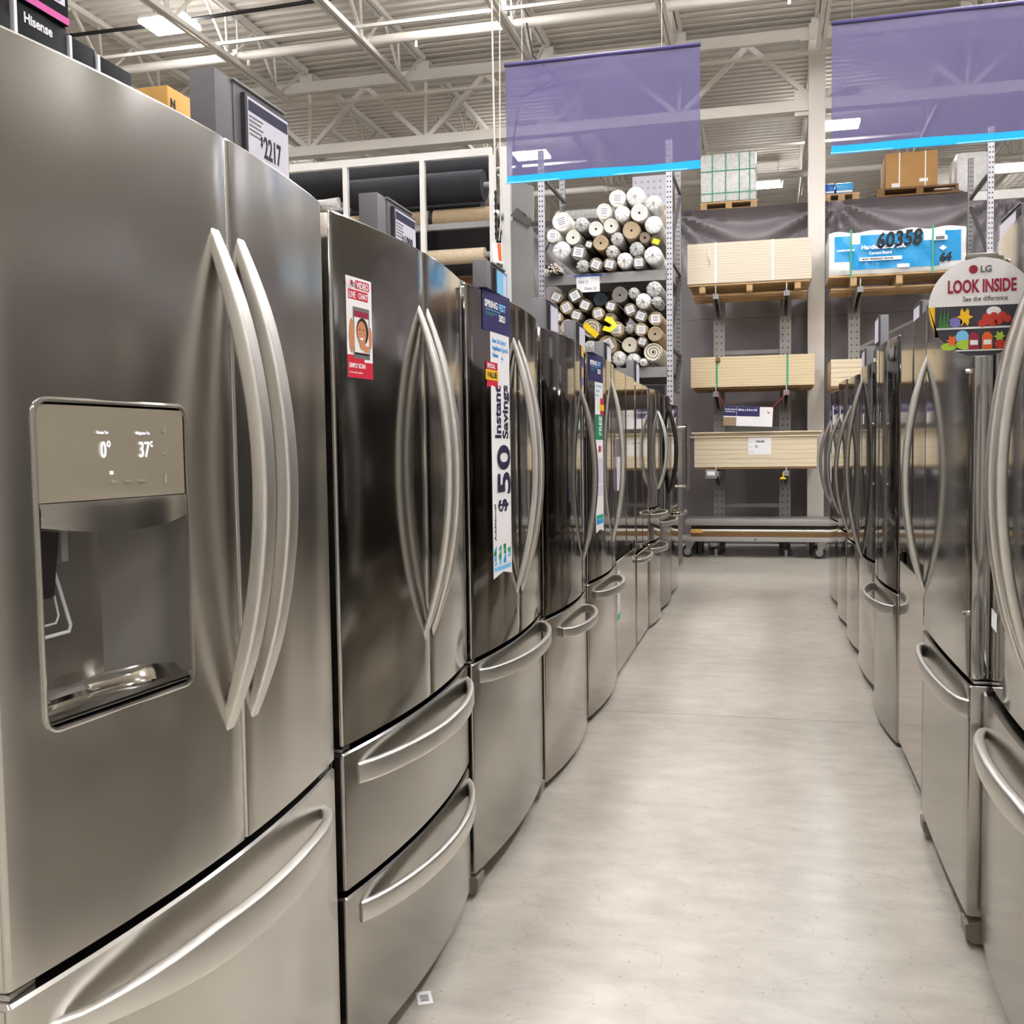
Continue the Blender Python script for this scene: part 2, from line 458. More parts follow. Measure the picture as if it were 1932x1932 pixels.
    def patch(s, root, o, name, mat, u0, u1, z0, z1, lift, nu=6, notch=0, rim=.00015):
        """thin printed sheet lying on the bowed door; root origin o = (u, z) on the door"""
        m = MB(); lift = .0004+lift*.3
        ox = s.d(o[0])
        def row(z, dz, l):
            out = []
            for i in range(nu+1):
                q = i/nu; u = u0+(u1-u0)*q
                out.append((s.d(u)+l-ox, u-o[0], z-o[1]+(dz*(1-abs(2*q-1)) if dz else 0)))
            return out
        rows = [row(z0, notch, lift), row(z1, 0, lift), row(z1, 0, lift+rim), row(z0, notch, lift+rim)]
        rows.append(rows[0])
        m.ring(rows, False, (False, False))
        return m.build(name, mat, root)
    def sheet(s, name, label, cat, uc, zb, group=None):
        p = s.M @ Vector((s.d(uc), uc, zb))
        return thing(name, label, cat, p, s.rz, group), (uc, zb)
    def txt(s, root, o, body, name, mat, u, z, size, lift, roll=0, align='LEFT', bold=0, sx=1., space=1.):
        lift = .0004+lift*.3+.0003
        rot = Matrix.Rotation(PI/2, 3, 'Z') @ Matrix.Rotation(PI/2, 3, 'X')
        sl = math.atan(s.dn(u))
        rot = Matrix.Rotation(-sl, 3, 'Z') @ rot @ Matrix.Rotation(roll, 3, 'Z')
        return text(body, name, mat, root, (s.d(u)+lift-s.d(o[0]), u-o[0], z-o[1]), size, rot.to_euler(), align, bold, .0001, sx, space)

def french(f, seam=None, zs=.700, top=1.752, door='steelC', drawer='steelE', hz=(.85, 1.62), hmat='handle', hh=.062, hw=.028, ht=.022,
           off=.040, drawers=None, gap=.010, hole=None, handles=True, straight=False, lean=0., hr=.007):
    W = f.W; sm = W/2 if seam is None else seam
    L = f.slab('door', door, 0, sm-.0025, zs, top, hole=hole)
    Rr = f.slab('door', door, sm+.0025, W, zs, top)
    f.trim_strip(L, 0, zs, top, -1)
    if handles:
        f.vhandle(L, sm-off, hz[0], hz[1], hh, hw, ht, hmat, straight=straight, lean=lean, r=hr)
        f.vhandle(Rr, sm+off, hz[0], hz[1], hh, hw, ht, hmat, straight=straight, lean=-lean, r=hr)
    for u in (.03, W-.03): f.hinge(u, top); f.lower_hinge(u, zs)
    ds = []
    for d in (drawers or [(.060, zs-gap)]):
        w = f.slab('drawer', drawer, 0, W, d[0], d[1], lift=d[2] if len(d) > 2 else 0); f.trim_strip(w, 0, d[0], d[1], -1); ds.append(w)
    return L, Rr, ds

# ---- left row, nearest first
F1 = Fridge(-1, .925, 1.800, -.812, .034, 'brushed stainless french door refrigerator with water dispenser, nearest in the left row', cab='black')
HO = (.068, .335, .975, 1.352)
L1, R1_, D1 = french(F1, .470, .695, 1.757, 'steelA', 'steelA', (.882, 1.612), 'handle', .066, .034, .024, .038, [(.055, .683)], hole=HO, hr=.005)
f = F1
f.hhandle(D1[0], .625, .055, .80, .062, .058, .022, 'handle', 30, .62, .006, blunt=False)
# dispenser on its left door
u0, u1, g0, g1 = HO
m = MB(); cs = rrect(.012, .010, .004, 2); loop = []
def onface(u, z, l=0): return (f.d(u)+l, u, z)
rc = .016
for cx, cz, a in ((u1-rc, g1-rc, 0), (u0+rc, g1-rc, 90), (u0+rc, g0+rc, 180), (u1-rc, g0+rc, 270)):
    for i in range(5):
        t = math.radians(a+90*i/4); loop.append(onface(cx+(rc+.003)*math.cos(t), cz+(rc+.003)*math.sin(t), .001))
rings = []
for i, p in enumerate(loop):
    q = Vector(loop[(i+1) % len(loop)])-Vector(loop[i-1]); q.normalize(); nrm = Vector((1, 0, 0)); b = nrm.cross(q).normalized()
    rings.append([Vector(p)+b*a_+nrm*c_ for a_, c_ in ((-.003, -.006), (.0028, -.006), (.0028, .001), (0, .002), (-.0028, .001))])
rings.append(rings[0]); m.ring(rings, True, (False, False)); m.build('dispenser_trim', 'steelA', L1)
m = MB(); rows = []
for z, l in ((1.236, -.006), (1.236, -.0005), (1.349, -.0005), (1.349, -.006)):
    rows.append([onface(u0+.002+(u1-u0-.004)*i/8, z, l) for i in range(9)])
m.ring(rows, False, (False, False)); m.build('control_panel', 'panel', L1)
m = MB(); rows = []                      # bowed band under the panel
for k_ in range(5):
    rows.append([])
for i in range(13):
    q = i/12; u = u0+.001+(u1-u0-.002)*q; bul = .014*(4*q*(1-q))**.8; dip = .012*(4*q*(1-q))
    for r_, (z, l) in zip(rows, ((1.235, -.02), (1.235, bul), (1.226, bul+.002), (1.208-dip, bul+.001), (1.207-dip, -.03))): r_.append(onface(u, z, l))
m.ring(rows, False, (False, False)); m.build('dispenser_band', 'steelA', L1)
m = MB(); arc = []                       # concave cavity
for i in range(31):
    a = PI*i/30; uu = (u0+u1)/2-(u1-u0)/2*math.copysign(abs(math.cos(a))**1.0, math.cos(a)); arc.append((uu, -.088*abs(math.sin(a))**.55))
top_ = [(f.d(u)+l-.001, u, 1.236) for u, l in arc]; bot_ = [(f.d(u)+l-.001, u, g0+.004) for u, l in arc]
m.ring([bot_, top_], False, (False, False))
m.add(top_, [tuple(range(len(top_)))]); m.add(bot_, [tuple(range(len(bot_)-1, -1, -1))])
m.build('dispenser_recess', 'disp', L1)
m = MB(); c2 = [(f.d(u)+l*.97-.002, u, 0) for u, l in arc]
rim = [(x, y, g0+.024-(.016 if i in (0, 30) else 0)) for i, (x, y, z) in enumerate(c2)]
inn = [((x-f.d(y))*.72+f.d(y)-.010, u0+(y-u0)*.88+.016, g0+.012) for x, y, z in c2]
low = [((x-f.d(y))*.68+f.d(y)-.012, u0+(y-u0)*.84+.021, g0+.006) for x, y, z in c2]
m.ring([rim, inn, low], True, (False, True)); m.build('drip_tray', 'chrome', L1)
m = MB(); m.box(-.040, -.026, .150, .163, 1.160, 1.20, .002); m.build('water_nozzle', 'cabl', L1)
m = MB(); m.prism([(-.06, 1.215), (-.01, 1.215), (-.022, 1.12), (-.055, 1.13)], 1, .085, .128); m.build('ice_chute', 'black', L1)
m = MB()
m.tube([(-.030, .080, 1.150), (-.020, .079, 1.115), (-.010, .080, 1.085), (-.008, .086, 1.078), (-.008, .134, 1.078), (-.010, .140, 1.085), (-.020, .141, 1.115), (-.030, .140, 1.150)], .0022, 8)
m.tube([(-.022, .092, 1.122), (-.017, .092, 1.098), (-.015, .100, 1.090), (-.015, .120, 1.090), (-.017, .128, 1.098), (-.022, .128, 1.122)], .0014, 8)
m.build('dispenser_paddle', 'glass', L1)
LT = .0012
for body, u, z, sz, mat, bd in (('0°', .166, 1.287, .028, 'glow', .0002), ('37°', .236, 1.287, .028, 'glow', .0002),
                                ('Freezer Temp', .161, 1.316, .0052, 'glow', 0), ('Refrigerator Temp', .231, 1.316, .0052, 'glow', 0),
                                ('Water', .182, 1.255, .006, 'print_faint', 0), ('Cubed', .207, 1.255, .006, 'print_faint', 0), ('Crushed', .232, 1.255, .006, 'print_faint', 0)):
    text(body, 'lettering', mat, L1, (f.d(u)+LT, u, z), sz, (PI/2, 0, PI/2), 'LEFT', bd, .0003, .85)
m = MB(); m.box(f.d(.185)-.001, f.d(.185)+.0012, .183, .187, 1.266, 1.270); m.build('indicator_light', 'glow', L1)
m = MB(); m.box(f.d(.29)-.001, f.d(.29)+.0008, .286, .294, 1.290, 1.2915); m.box(f.d(.29)-.001, f.d(.29)+.0008, .286, .294, 1.320, 1.3215)
m.box(f.d(.29)-.001, f.d(.29)+.0008, .2895, .2905, 1.316, 1.3255); m.box(f.d(.29)-.001, f.d(.29)+.0008, .288, .292, 1.252, 1.264); m.build('button_marks', 'print_faint', L1)

F2 = Fridge(-1, 1.842, 2.700, -.812, .034, 'stainless four door refrigerator with two lower drawers and a video chat sticker')
L2, R2_, D2 = french(F2, .440, .706, 1.752, 'steelC', 'steelE', (.85, 1.622), 'handle', .066, .026, .022, .030, [(.415, .694), (.060, .403)], hr=.010)
for d_, z in zip(D2, (.640, .352)): F2.hhandle(d_, z, .055, .855, .050, .044, .018, 'handle', 26, .75, .007)
F3 = Fridge(-1, 2.750, 3.655, -.812, .032, 'dark stainless french door refrigerator draped with a long savings banner', footstyle='cover')
L3, R3_, D3 = french(F3, .445, .695, 1.752, 'steelD', 'steelE', (.83, 1.640), 'handle', .066, .026, .022, .034, [(.075, .683)], hr=.005)
F3.hhandle(D3[0], .640, .05, .905, .060, .040, .016, 'handle', 26, .55, .004)
F4 = Fridge(-1, 3.712, 4.610, -.812, .034, 'black stainless refrigerator with looped drawer handle and yellow energy label', cab='cabl', footstyle='leg')
L4, R4_, D4 = french(F4, .66, .660, 1.738, 'blacksteel', 'steelB', (.80, 1.545), 'handled', .075, .034, .026, .03, [(.030, .648)], handles=False)
F4.vhandle(R4_, .69, .80, 1.545, .056, .034, .026, 'handled', r=.004)
F4.hhandle(D4[0], .565, .22, .86, .062, .036, .018, 'handle', 24, .42, .004)
F5 = Fridge(-1, 4.675, 5.550, -.812, .030, 'dark stainless refrigerator under a navy and white sale banner with looped drawer handle')
L5, R5_, D5 = french(F5, .56, .668, 1.730, 'steelD', 'steelB', (.80, 1.650), 'handle', .070, .034, .024, .03, [(.030, .656)], handles=False)
F5.vhandle(R5_, .60, .80, 1.650, .056, .034, .024, 'handle', r=.005)
F5.hhandle(D5[0], .590, .12, .80, .060, .038, .018, 'handle', 24, .42, .004)
F6 = Fridge(-1, 5.615, 6.485, -.822, .0, 'flat fronted stainless refrigerator with no handles and a small blue sticker low on its drawer')
L6, R6_, D6 = french(F6, .45, .700, 1.725, 'steelF', 'steelF', handles=False, drawers=[(.020, .655)])
m = MB(); m.box(-.075, -.035, .01, F6.W-.01, .655, .70); m.build('recessed_grip', 'gasket', F6.root)
F7 = Fridge(-1, 6.545, 7.195, -.822, .0, 'narrow flat stainless refrigerator beside the handleless one in the left row')
L7, R7_, D7 = french(F7, .33, .62, 1.712, 'steelF', 'steelF', handles=False, drawers=[(.02, .60)])
F7.hhandle(D7[0], .555, .03, .62, .05, .03, .014, 'handle', 20, .4, .004)
F8 = Fridge(-1, 7.235, 7.935, -.818, .03, 'glossy dark refrigerator with two looped drawer handles, third from the left row end')
L8, R8_, D8 = french(F8, .35, .86, 1.705, 'steelD', 'steelF', (.98, 1.56), 'handle', .06, .026, .02, .04, [(.62, .848), (.02, .608)])
for d_, z in zip(D8, (.80, .555)): F8.hhandle(d_, z, .04, .66, .058, .035, .016, 'handle', 20, .42, .004)
F9 = Fridge(-1, 7.975, 8.825, -.818, .03, 'refrigerator with bowed black door handles, second from the far end of the left row')
L9, R9_, D9 = french(F9, .42, .76, 1.700, 'blacksteel', 'steelE', (.90, 1.62), 'black', .062, .03, .024, .045, [(.03, .748)])
F9.hhandle(D9[0], .69, .04, .83, .06, .035, .016, 'handle', 20, .42, .004)
F10 = Fridge(-1, 8.875, 9.600, -.818, .02, 'last refrigerator of the left row with a straight tubular chrome handle', cab='black')
a_ = F10.slab('door', 'steelF', 0, F10.W, .78, 1.66); F10.vhandle(a_, .63, .90, 1.50, .085, .036, .03, 'chrome', straight=True)
F10.hinge(.03, 1.66); F10.trim_strip(a_, 0, .78, 1.66, -1)
a_ = F10.slab('drawer', 'steelF', 0, F10.W, .04, .768); F10.hhandle(a_, .71, .08, .66, .08, .03, .03, 'chrome', 20, .35, .01)

# ---- right row (u runs from the far end towards the camera)
N = Fridge(1, 1.795, 2.715, .533, .020, 'stainless refrigerator in the right foreground with a round look inside sign', cab='cabl', footstyle='leg')
LN, RN, DN = french(N, .472, .690, 1.772, 'steelD', 'steelE', (.80, 1.625), 'handle', .068, .030, .024, .040, [(.055, .676, .016)])
N.hhandle(DN[0], .585, .03, .88, .058, .056, .026, 'handle', 28, .42, .010, blunt=False)
RB = Fridge(1, 2.745, 3.555, .490, .006, 'stainless single door bottom freezer refrigerator beside the look inside sign, right row', cab='cabl', footstyle='cover')
a_ = RB.slab('door', 'steelG', 0, RB.W, .695, 1.735); RB.vhandle(a_, .030, .795, 1.570, .060, .028, .024, 'handle', r=.008)
m = MB(); q_ = RB.d(RB.W)
for xx in (-.018, -.030, -.042, -.054): m.box(xx-.002, xx+.002, RB.W-.001, RB.W+.0012, .70, 1.73)
m.build('edge_ribs', 'cabl', a_); RB.hinge(RB.W-.03, 1.735); RB.lower_hinge(RB.W-.03, .695); 
m = MB(); m.tube([(RB.d(.76)-.002, .78, 1.47), (RB.d(.76)+.012, .78, 1.47)], .006, 10); m.tube([(RB.d(.76)-.002, .78, .86), (RB.d(.76)+.012, .78, .86)], .006, 10); m.build('screw_cap', 'chrome', a_)
a_ = RB.slab('drawer', 'steelE', 0, RB.W, .085, .680); RB.hhandle(a_, .620, .02, .805, .038, .046, .016, 'handle', 26, .42, .006)
RC = Fridge(1, 3.610, 4.500, .525, .0, 'flat handleless stainless refrigerator with a dark finger groove above its drawer, right row')
LC, RC_, DC = french(RC, .39, .860, 1.750, 'steelG', 'steelF', handles=False, drawers=[(.060, .812)])
m = MB(); m.box(-.075, -.030, .01, RC.W-.01, .812, .86); m.build('recessed_grip', 'gasket', RC.root)
RD = Fridge(1, 4.550, 5.450, .525, .032, 'near black refrigerator with one looped steel drawer handle, right row')
LD, RD_, DD = french(RD, .45, .668, 1.742, 'blacksteel', 'steelE', (.80, 1.6), 'handled', handles=False, drawers=[(.02, .656)])
RD.hhandle(DD[0], .580, .06, .84, .055, .042, .014, 'handle', 24, .42, .004)
rest = [(5.500, 6.400, 1.712, 'blacksteel', 'dark refrigerator with long bowed handles, fourth from the far end of the right row', (.66, 1.66)),
        (6.445, 7.350, 1.712, 'steelD', 'refrigerator with arched handles, third from the far end of the right row', (.72, 1.52)),
        (7.395, 8.300, 1.742, 'steelF', 'refrigerator with thin arched handles, second from the far end of the right row', (.78, 1.50)),
        (8.345, 9.450, 1.715, 'blacksteel', 'last refrigerator of the right row with sale strips on its dark doors', (.80, 1.50))]
RR = []
for y0, y1, tp, mt, lb, hz in rest:
    q = Fridge(1, y0, y1, .528, .030, lb); RR.append(q)
    french(q, None, .690, tp, mt, 'steelF', hz, 'handled', .080, .026, .022, .035, [(.045, .678)], hr=.005)

# ------------------------------------------------------------------ stickers, banners and signs on the doors
# video chat sticker on F2
s, o = F2.sheet('door_sticker', 'red and white video chat sticker with a phone on a refrigerator door', 'sticker', .10, 1.437)
P = lambda *a, **k: F2.patch(s, o, *a, **k)
P('paper', 'white', .048, .150, 1.437, 1.636, .0006)
P('red_band', 'red', .048, .150, 1.437, 1.470, .0014); P('red_corner', 'red', .048, .115, 1.47, 1.482, .0013)
P('red_headline', 'red', .085, .140, 1.614, 1.631, .0014); P('red_headline', 'red', .056, .134, 1.592, 1.611, .0014)
P('phone_picture', 'hinge', .072, .138, 1.476, 1.578, .0018); P('screen', 'white', .076, .134, 1.484, 1.570, .0026)
P('screen_header', 'lgred', .076, .134, 1.558, 1.570, .0032); P('screen_footer', 'black_ink', .076, .134, 1.484, 1.488, .0032)
def disc(root, name, mat, x, y, z, ry, rz, n=20, t=.00015, sl=0.):
    m = MB(); r0 = [(x+sl*(y+ry*math.cos(2*PI*i/n)), y+ry*math.cos(2*PI*i/n), z+rz*math.sin(2*PI*i/n)) for i in range(n)]
    m.ring([r0, [(a+t, b, c) for a, b, c in r0]]); return m.build(name, mat, root)
xx = F2.d(.105)-F2.d(.10)
disc(s, 'hair_print', 'hair', xx+.0015, .007, 1.531-o[1], .024, .027, sl=F2.dn(.105)); disc(s, 'face_print', 'skin', xx+.0019, .003, 1.528-o[1], .0185, .023, sl=F2.dn(.105))
disc(s, 'neck_print', 'skin', xx+.0017, .006, 1.506-o[1], .011, .012, sl=F2.dn(.105)); disc(s, 'smile_print', 'white', xx+.0021, .002, 1.516-o[1], .008, .0026, sl=F2.dn(.105))
for ey in (-.005, .010): disc(s, 'eye_print', 'hair', xx+.0021, ey, 1.534-o[1], .0026, .0016, sl=F2.dn(.105))
disc(s, 'hand_print', 'skin', xx+.0006, -.035, 1.520-o[1], .010, .034, sl=F2.dn(.105)); disc(s, 'finger_print', 'skin', xx+.0006, .040, 1.520-o[1], .007, .022, sl=F2.dn(.105))
P('picture_inset', 'skin', .112, .132, 1.490, 1.503, .0034)
disc(s, 'logo_dot', 'lgred', xx+.0008, -.040, 1.622-o[1], .007, .0055)
F2.txt(s, o, 'LG', 'lettering', 'grey_ink', .070, 1.617, .013, .0018, bold=.0003)
F2.txt(s, o, 'VIDEO', 'lettering', 'white', .088, 1.616, .017, .0026, bold=.0006, sx=.95); F2.txt(s, o, 'LIVE', 'lettering', 'white', .058, 1.595, .017, .0026, bold=.0005, sx=.8); F2.txt(s, o, 'CHAT', 'lettering', 'white', .094, 1.596, .015, .0026, bold=.0005, sx=.9)
F2.txt(s, o, 'SIMPLY SCAN', 'lettering', 'white', .053, 1.457, .0125, .0026, bold=.0004, sx=.85); F2.txt(s, o, 'for live video support', 'lettering', 'white', .053, 1.446, .006, .0026)

def sale_banner(fr, label, u0, u1, ztop, znav, zbot, w0, w1, full=True):
    s, o = fr.sheet('sale_banner', label, 'banner', (u0+u1)/2, zbot)
    P = lambda *a, **k: fr.patch(s, o, *a, **k)
    P('navy_header', 'navy', u0, u1, znav, ztop+.003, .0030)
    m = MB(); x = fr.d((u0+u1)/2)-fr.d(o[0]); m.box(x-.07, x+.0036, u0-o[0], u1-o[0], ztop+.0025-o[1], ztop+.0035-o[1]); m.build('folded_top', 'navy', s)
    P('white_strip', 'white', w0, w1, zbot, znav+.01, .0018, notch=.014)
    h = ztop-znav; w = u1-u0
    T = lambda *a, **k: fr.txt(s, o, *a, **k)
    T('SPRING', 'lettering', 'white', u0+w*.07, znav+h*.60, h*.235, .0042, bold=.0011, sx=.86*w/h*.62)
    T('FEST', 'lettering', 'cyanl', u0+w*.545, znav+h*.60, h*.235, .0042, bold=.0011, sx=.86*w/h*.62)
    T('2021', 'lettering', 'white', u0+w*.55, znav+h*.33, h*.22, .0042, bold=.0012, sx=.95*w/h*.6)
    P('header_rule', 'cyanl', u0+w*.1, u0+w*.62, znav+h*.535, znav+h*.552, .0036)
    P('header_smalltext', 'teal', u0+w*.1, u0+w*.5, znav+h*.46, znav+h*.475, .0036); P('header_smalltext', 'teal', u0+w*.1, u0+w*.36, znav+h*.41, znav+h*.425, .0036)
    return s, o, P, T
s, o, P, T = sale_banner(F3, 'fifty dollar instant savings banner with navy spring header hung on a refrigerator door', .107, .361, 1.752, 1.636, .905, .168, .348)
for i, b in enumerate(('Save On Select', 'Appliance Special', 'Values')): T(b, 'lettering', 'cyan', .183, 1.606-.021*i, .0185, .0030, bold=.0004, sx=1.1)
P('plus_print', 'cyan', .262, .286, 1.5605, 1.5645, .0026); P('plus_print', 'cyan', .272, .276, 1.553, 1.572, .0026)
P('value_badge', 'red', .130, .228, 1.522, 1.547, .0040); P('value_badge', 'yellow', .126, .234, 1.494, 1.524, .0046); P('value_badge', 'red', .134, .230, 1.470, 1.494, .0040, notch=.010)
T('SPECIAL', 'lettering', 'white', .138, 1.529, .018, .0054, bold=.0004, sx=1.0); T('VALUE', 'lettering', 'black_ink', .137, 1.501, .0235, .0060, bold=.0006, sx=1.15)
T('Instant', 'lettering', 'ink', .252, 1.322, .078, .0030, roll=PI/2, bold=.0026, sx=.74); T('Savings', 'lettering', 'ink', .322, 1.322, .078, .0030, roll=PI/2, bold=.0026, sx=.74)
T('When You Buy 2 Or More', 'lettering', 'grey_ink', .344, 1.322, .014, .0030, roll=PI/2, sx=.85)
T('50', 'lettering', 'ink', .338, 1.150, .180, .0030, roll=PI/2, bold=.0045, sx=.86); T('$', 'lettering', 'ink', .300, 1.100, .120, .0030, roll=PI/2, bold=.0035, sx=.62)
T('Additional', 'lettering', 'ink', .196, 1.018, .022, .0030, roll=PI/2, bold=.0005, sx=1.2)
k_ = 0
for r_ in range(4):
    for c_ in range(4):
        ua = .172+c_*.044; za = .944+r_*.0145
        mt = ('cyan', 'cyanl', 'cyan', 'white', 'cyan', 'teal', 'cyan', 'cyanl', 'green', 'teal', 'green', 'teal', 'cyan', 'teal', 'green', 'white')[r_*4+c_]
        m = MB(); q = k_ % 3; k_ += 1
        x0_ = F3.d(ua+.02)+.0013-F3.d(o[0]); yy = ua-o[0]; zz = za-o[1]
        poly = ([(yy, zz), (yy+.044, zz), (yy+.022, zz+.0145)], [(yy+.044*(.5+.5*math.cos(a*PI/7)), zz+.0145*math.sin(a*PI/7)) for a in range(8)], [(yy, zz), (yy+.044, zz), (yy+.044, zz+.0145), (yy, zz+.0145)])[q]
        m.prism(poly, 0, x0_, x0_+.0002); m.build('pattern_print', mt, s)
P('fine_print', 'cyanl', .176, .340, .925, .9385, .0026)
s, o, P, T = sale_banner(F5, 'narrow green and white sale banner hung on the fifth refrigerator of the left row', .03, .30, 1.730, 1.604, .885, .13, .29)
P('green_panel', 'green', .13, .29, 1.33, 1.45, .0028); T('FREE', 'lettering', 'white', .26, 1.35, .09, .0036, roll=PI/2, bold=.002, sx=.5); P('red_spot', 'red', .19, .24, 1.27, 1.30, .0028)
P('value_badge', 'red', .23, .31, 1.50, 1.53, .0040); P('value_badge', 'yellow', .22, .32, 1.47, 1.50, .0045); P('value_badge', 'red', .23, .31, 1.45, 1.47, .0040)
P('grey_panel', 'lilac', .14, .28, 1.12, 1.24, .0028); P('grey_panel', 'lilac', .14, .28, 1.06, 1.11, .0028)
P('pattern_print', 'teal', .14, .28, .95, .97, .0028); P('pattern_print', 'cyan', .14, .28, .925, .948, .0028)
for i, b in enumerate(('Save On Select', 'Appliance', 'Values')): T(b, 'lettering', 'cyan', .145, 1.58-.022*i, .018, .0030)
s, o = F4.sheet('door_sticker', 'yellow topped navy strip label at the far edge of a black refrigerator door', 'sticker', .74, 1.49)
F4.patch(s, o, 'paper', 'violet', .69, .82, 1.49, 1.738, .001); F4.patch(s, o, 'yellow_header', 'yellow', .69, .82, 1.69, 1.738, .002)
F4.patch(s, o, 'navy_band', 'navy', .69, .82, 1.65, 1.69, .002); F4.patch(s, o, 'yellow_panel', 'yellow', .72, .79, 1.60, 1.64, .002); F4.patch(s, o, 'yellow_panel', 'yellow', .72, .79, 1.53, 1.565, .002)
s, o = F4.sheet('door_sticker', 'red and white slim sticker beside a green sale banner', 'sticker', .87, 1.34)
F4.patch(s, o, 'paper', 'white', .84, .91, 1.34, 1.535, .001); F4.patch(s, o, 'red_band', 'red', .84, .91, 1.34, 1.375, .002); F4.patch(s, o, 'red_band', 'red', .85, .90, 1.50, 1.52, .002); F4.patch(s, o, 'picture', 'orange', .855, .895, 1.42, 1.47, .002); F4.patch(s, o, 'picture', 'black_ink', .855, .895, 1.385, 1.405, .002)
s, o = F6.sheet('door_sticker', 'small pale blue sticker on the flat steel drawer low in the left row', 'sticker', .10, .32)
F6.patch(s, o, 'paper', 'lilac', .05, .16, .32, .60, .001); F6.patch(s, o, 'teal_foot', 'teal', .05, .16, .32, .355, .002)
s, o = F6.sheet('door_sticker', 'upright pink and grey sticker on the flat steel door', 'sticker', .13, 1.05)
F6.patch(s, o, 'paper', 'lilac', .06, .22, 1.05, 1.24, .001); F6.patch(s, o, 'grey_header', 'riser', .06, .22, 1.24, 1.34, .001)
q = RR[3]
s, o = q.sheet('sale_banner', 'navy headed white sale strip on the last right hand refrigerator', 'banner', .60, .82)
q.patch(s, o, 'navy_header', 'navy', .52, .70, 1.48, 1.63, .003); q.patch(s, o, 'white_strip', 'white', .54, .68, .82, 1.48, .002, notch=.02); q.patch(s, o, 'red_panel', 'orange', .57, .62, 1.34, 1.43, .003); q.patch(s, o, 'green_panel', 'teal', .55, .67, 1.22, 1.30, .003); q.patch(s, o, 'pattern_print', 'cyan', .55, .67, .86, .94, .003)
q.txt(s, o, '2021', 'lettering', 'white', .545, 1.53, .06, .0045, bold=.001)
s, o = q.sheet('door_sticker', 'plain white strip sticker beside the navy headed strip, far right', 'sticker', .33, .80)
q.patch(s, o, 'white_strip', 'white', .28, .38, .84, 1.58, .002); q.patch(s, o, 'yellow_foot', 'yellow', .28, .38, .80, .84, .002); q.patch(s, o, 'black_panel', 'black_ink', .39, .46, 1.50, 1.60, .002)

# energy tag on the near drawer corner
s, o = N.sheet('paper_tag', 'cream paper tag tucked beside a handle on the right foreground refrigerator', 'tag', .05, .84)
N.patch(s, o, 'paper', 'white', .01, .11, .84, .885, .002)

# round look inside sign, set square to the aisle on N
cx, cz, rr_, cy = .428, 1.572, .1025, 2.325
s = thing('round_sign', 'round white look inside sign with a picture of food on shelves', 'sign', (cx, cy, cz-rr_))
def chord(z0, z1, clip=.0, r=rr_, n=40, x0=-9, x1=9):
    """slice of the disc between two heights, cut flat along the door"""
    pts = []
    for i in range(n+1):
        z = z0+(z1-z0)*i/n; w = math.sqrt(max(0, r*r-z*z)); pts.append((max(-w, x0), z))
    for i in range(n, -1, -1):
        z = z0+(z1-z0)*i/n; w = math.sqrt(max(0, r*r-z*z)); pts.append((min(w, .086, x1), z))
    return [(a, b+rr_) for a, b in pts]
def slab_y(poly, y0, y1, name, mat):
    m = MB(); m.prism(poly, 1, y0, y1); return m.build(name, mat, s)
slab_y(chord(-rr_+.0001, rr_-.0001), 0, .003, 'board', 'white')
zb = .003
slab_y(chord(-rr_+.002, zb), -.0008, 0, 'picture', 'darkprint')
slab_y(chord(-.0445, -.0405, r=rr_-.001), -.0018, -.0008, 'picture_shelf', 'white'); slab_y(chord(-.0905, -.0875, r=rr_-.001), -.0018, -.0008, 'picture_shelf', 'white')
slab_y(chord(-.060, zb, r=rr_-.001, x1=-.090), -.0022, -.0008, 'picture_pepper', 'yellow')
def blob(name, mat, x, z, rx, rz, y=-.0026, n=16, f=None):
    m = MB(); ring0 = []
    for i in range(n):
        a = 2*PI*i/n; k = f(a) if f else 1
        ring0.append((x+rx*k*math.cos(a), y, z+rz*k*math.sin(a)+rr_))
    m.ring([ring0, [(p[0], p[1]+.001, p[2]) for p in ring0]]); return m.build(name, mat, s)
star = lambda a: .72+.28*math.cos(6*a)
for i in range(3): slab_y([(-.083+i*.007, -.019+rr_-.022), (-.079+i*.007, -.041+rr_), (-.075+i*.007, -.041+rr_), (-.078+i*.007, .001+rr_)], -.0026, -.0016, 'picture_celery', 'leaf')
blob('picture_tub', 'violet', -.050, -.030, .014, .010); blob('picture_celery', 'yellow', -.032, -.020, .017, .022, f=star)
for i, (x, z) in enumerate(((.002, -.034), (.012, -.030), (.022, -.033), (.010, -.022), (.024, -.020), (.034, -.030), (.040, -.019), (.050, -.026))): blob('picture_tomato', 'tomato', x, z, .008, .008, -.0028-.0002*(i % 3))
blob('picture_garlic', 'white', .024, -.010, .014, .010, -.0022)
blob('picture_lettuce', 'lime', -.030, -.077, .019, .010); blob('picture_lettuce', 'lime', -.062, -.080, .016, .008); blob('picture_peppers', 'orange', -.056, -.068, .012, .014, -.0032, f=star); blob('picture_jug', 'cyanl', -.036, -.062, .013, .015, -.0022)
for x, mt in ((-.014, 'lgred'), (.012, 'orange')):
    slab_y([(x-.010, -.087+rr_), (x+.010, -.087+rr_), (x+.010, -.060+rr_), (x+.004, -.052+rr_), (x-.004, -.052+rr_), (x-.010, -.060+rr_)], -.0032, -.0022, 'picture_jar', mt); slab_y([(x-.007, -.078+rr_), (x+.008, -.078+rr_), (x+.008, -.068+rr_), (x-.007, -.068+rr_)], -.0036, -.0032, 'picture_label', 'white')
blob('picture_herbs', 'lime', .036, -.062, .012, .013, f=star); blob('picture_berries', 'tomato', .037, -.078, .011, .009, -.0032); blob('picture_bottle', 'yellow', .056, -.072, .005, .012)
blob('logo_dot', 'lgred', -.016, .078, .0088, .0088, -.0012)
text('LG', 'lettering', 'grey_ink', s, (-.003, -.0012, .0715+rr_), .0185, ROT_FRONT, 'LEFT', .0006)
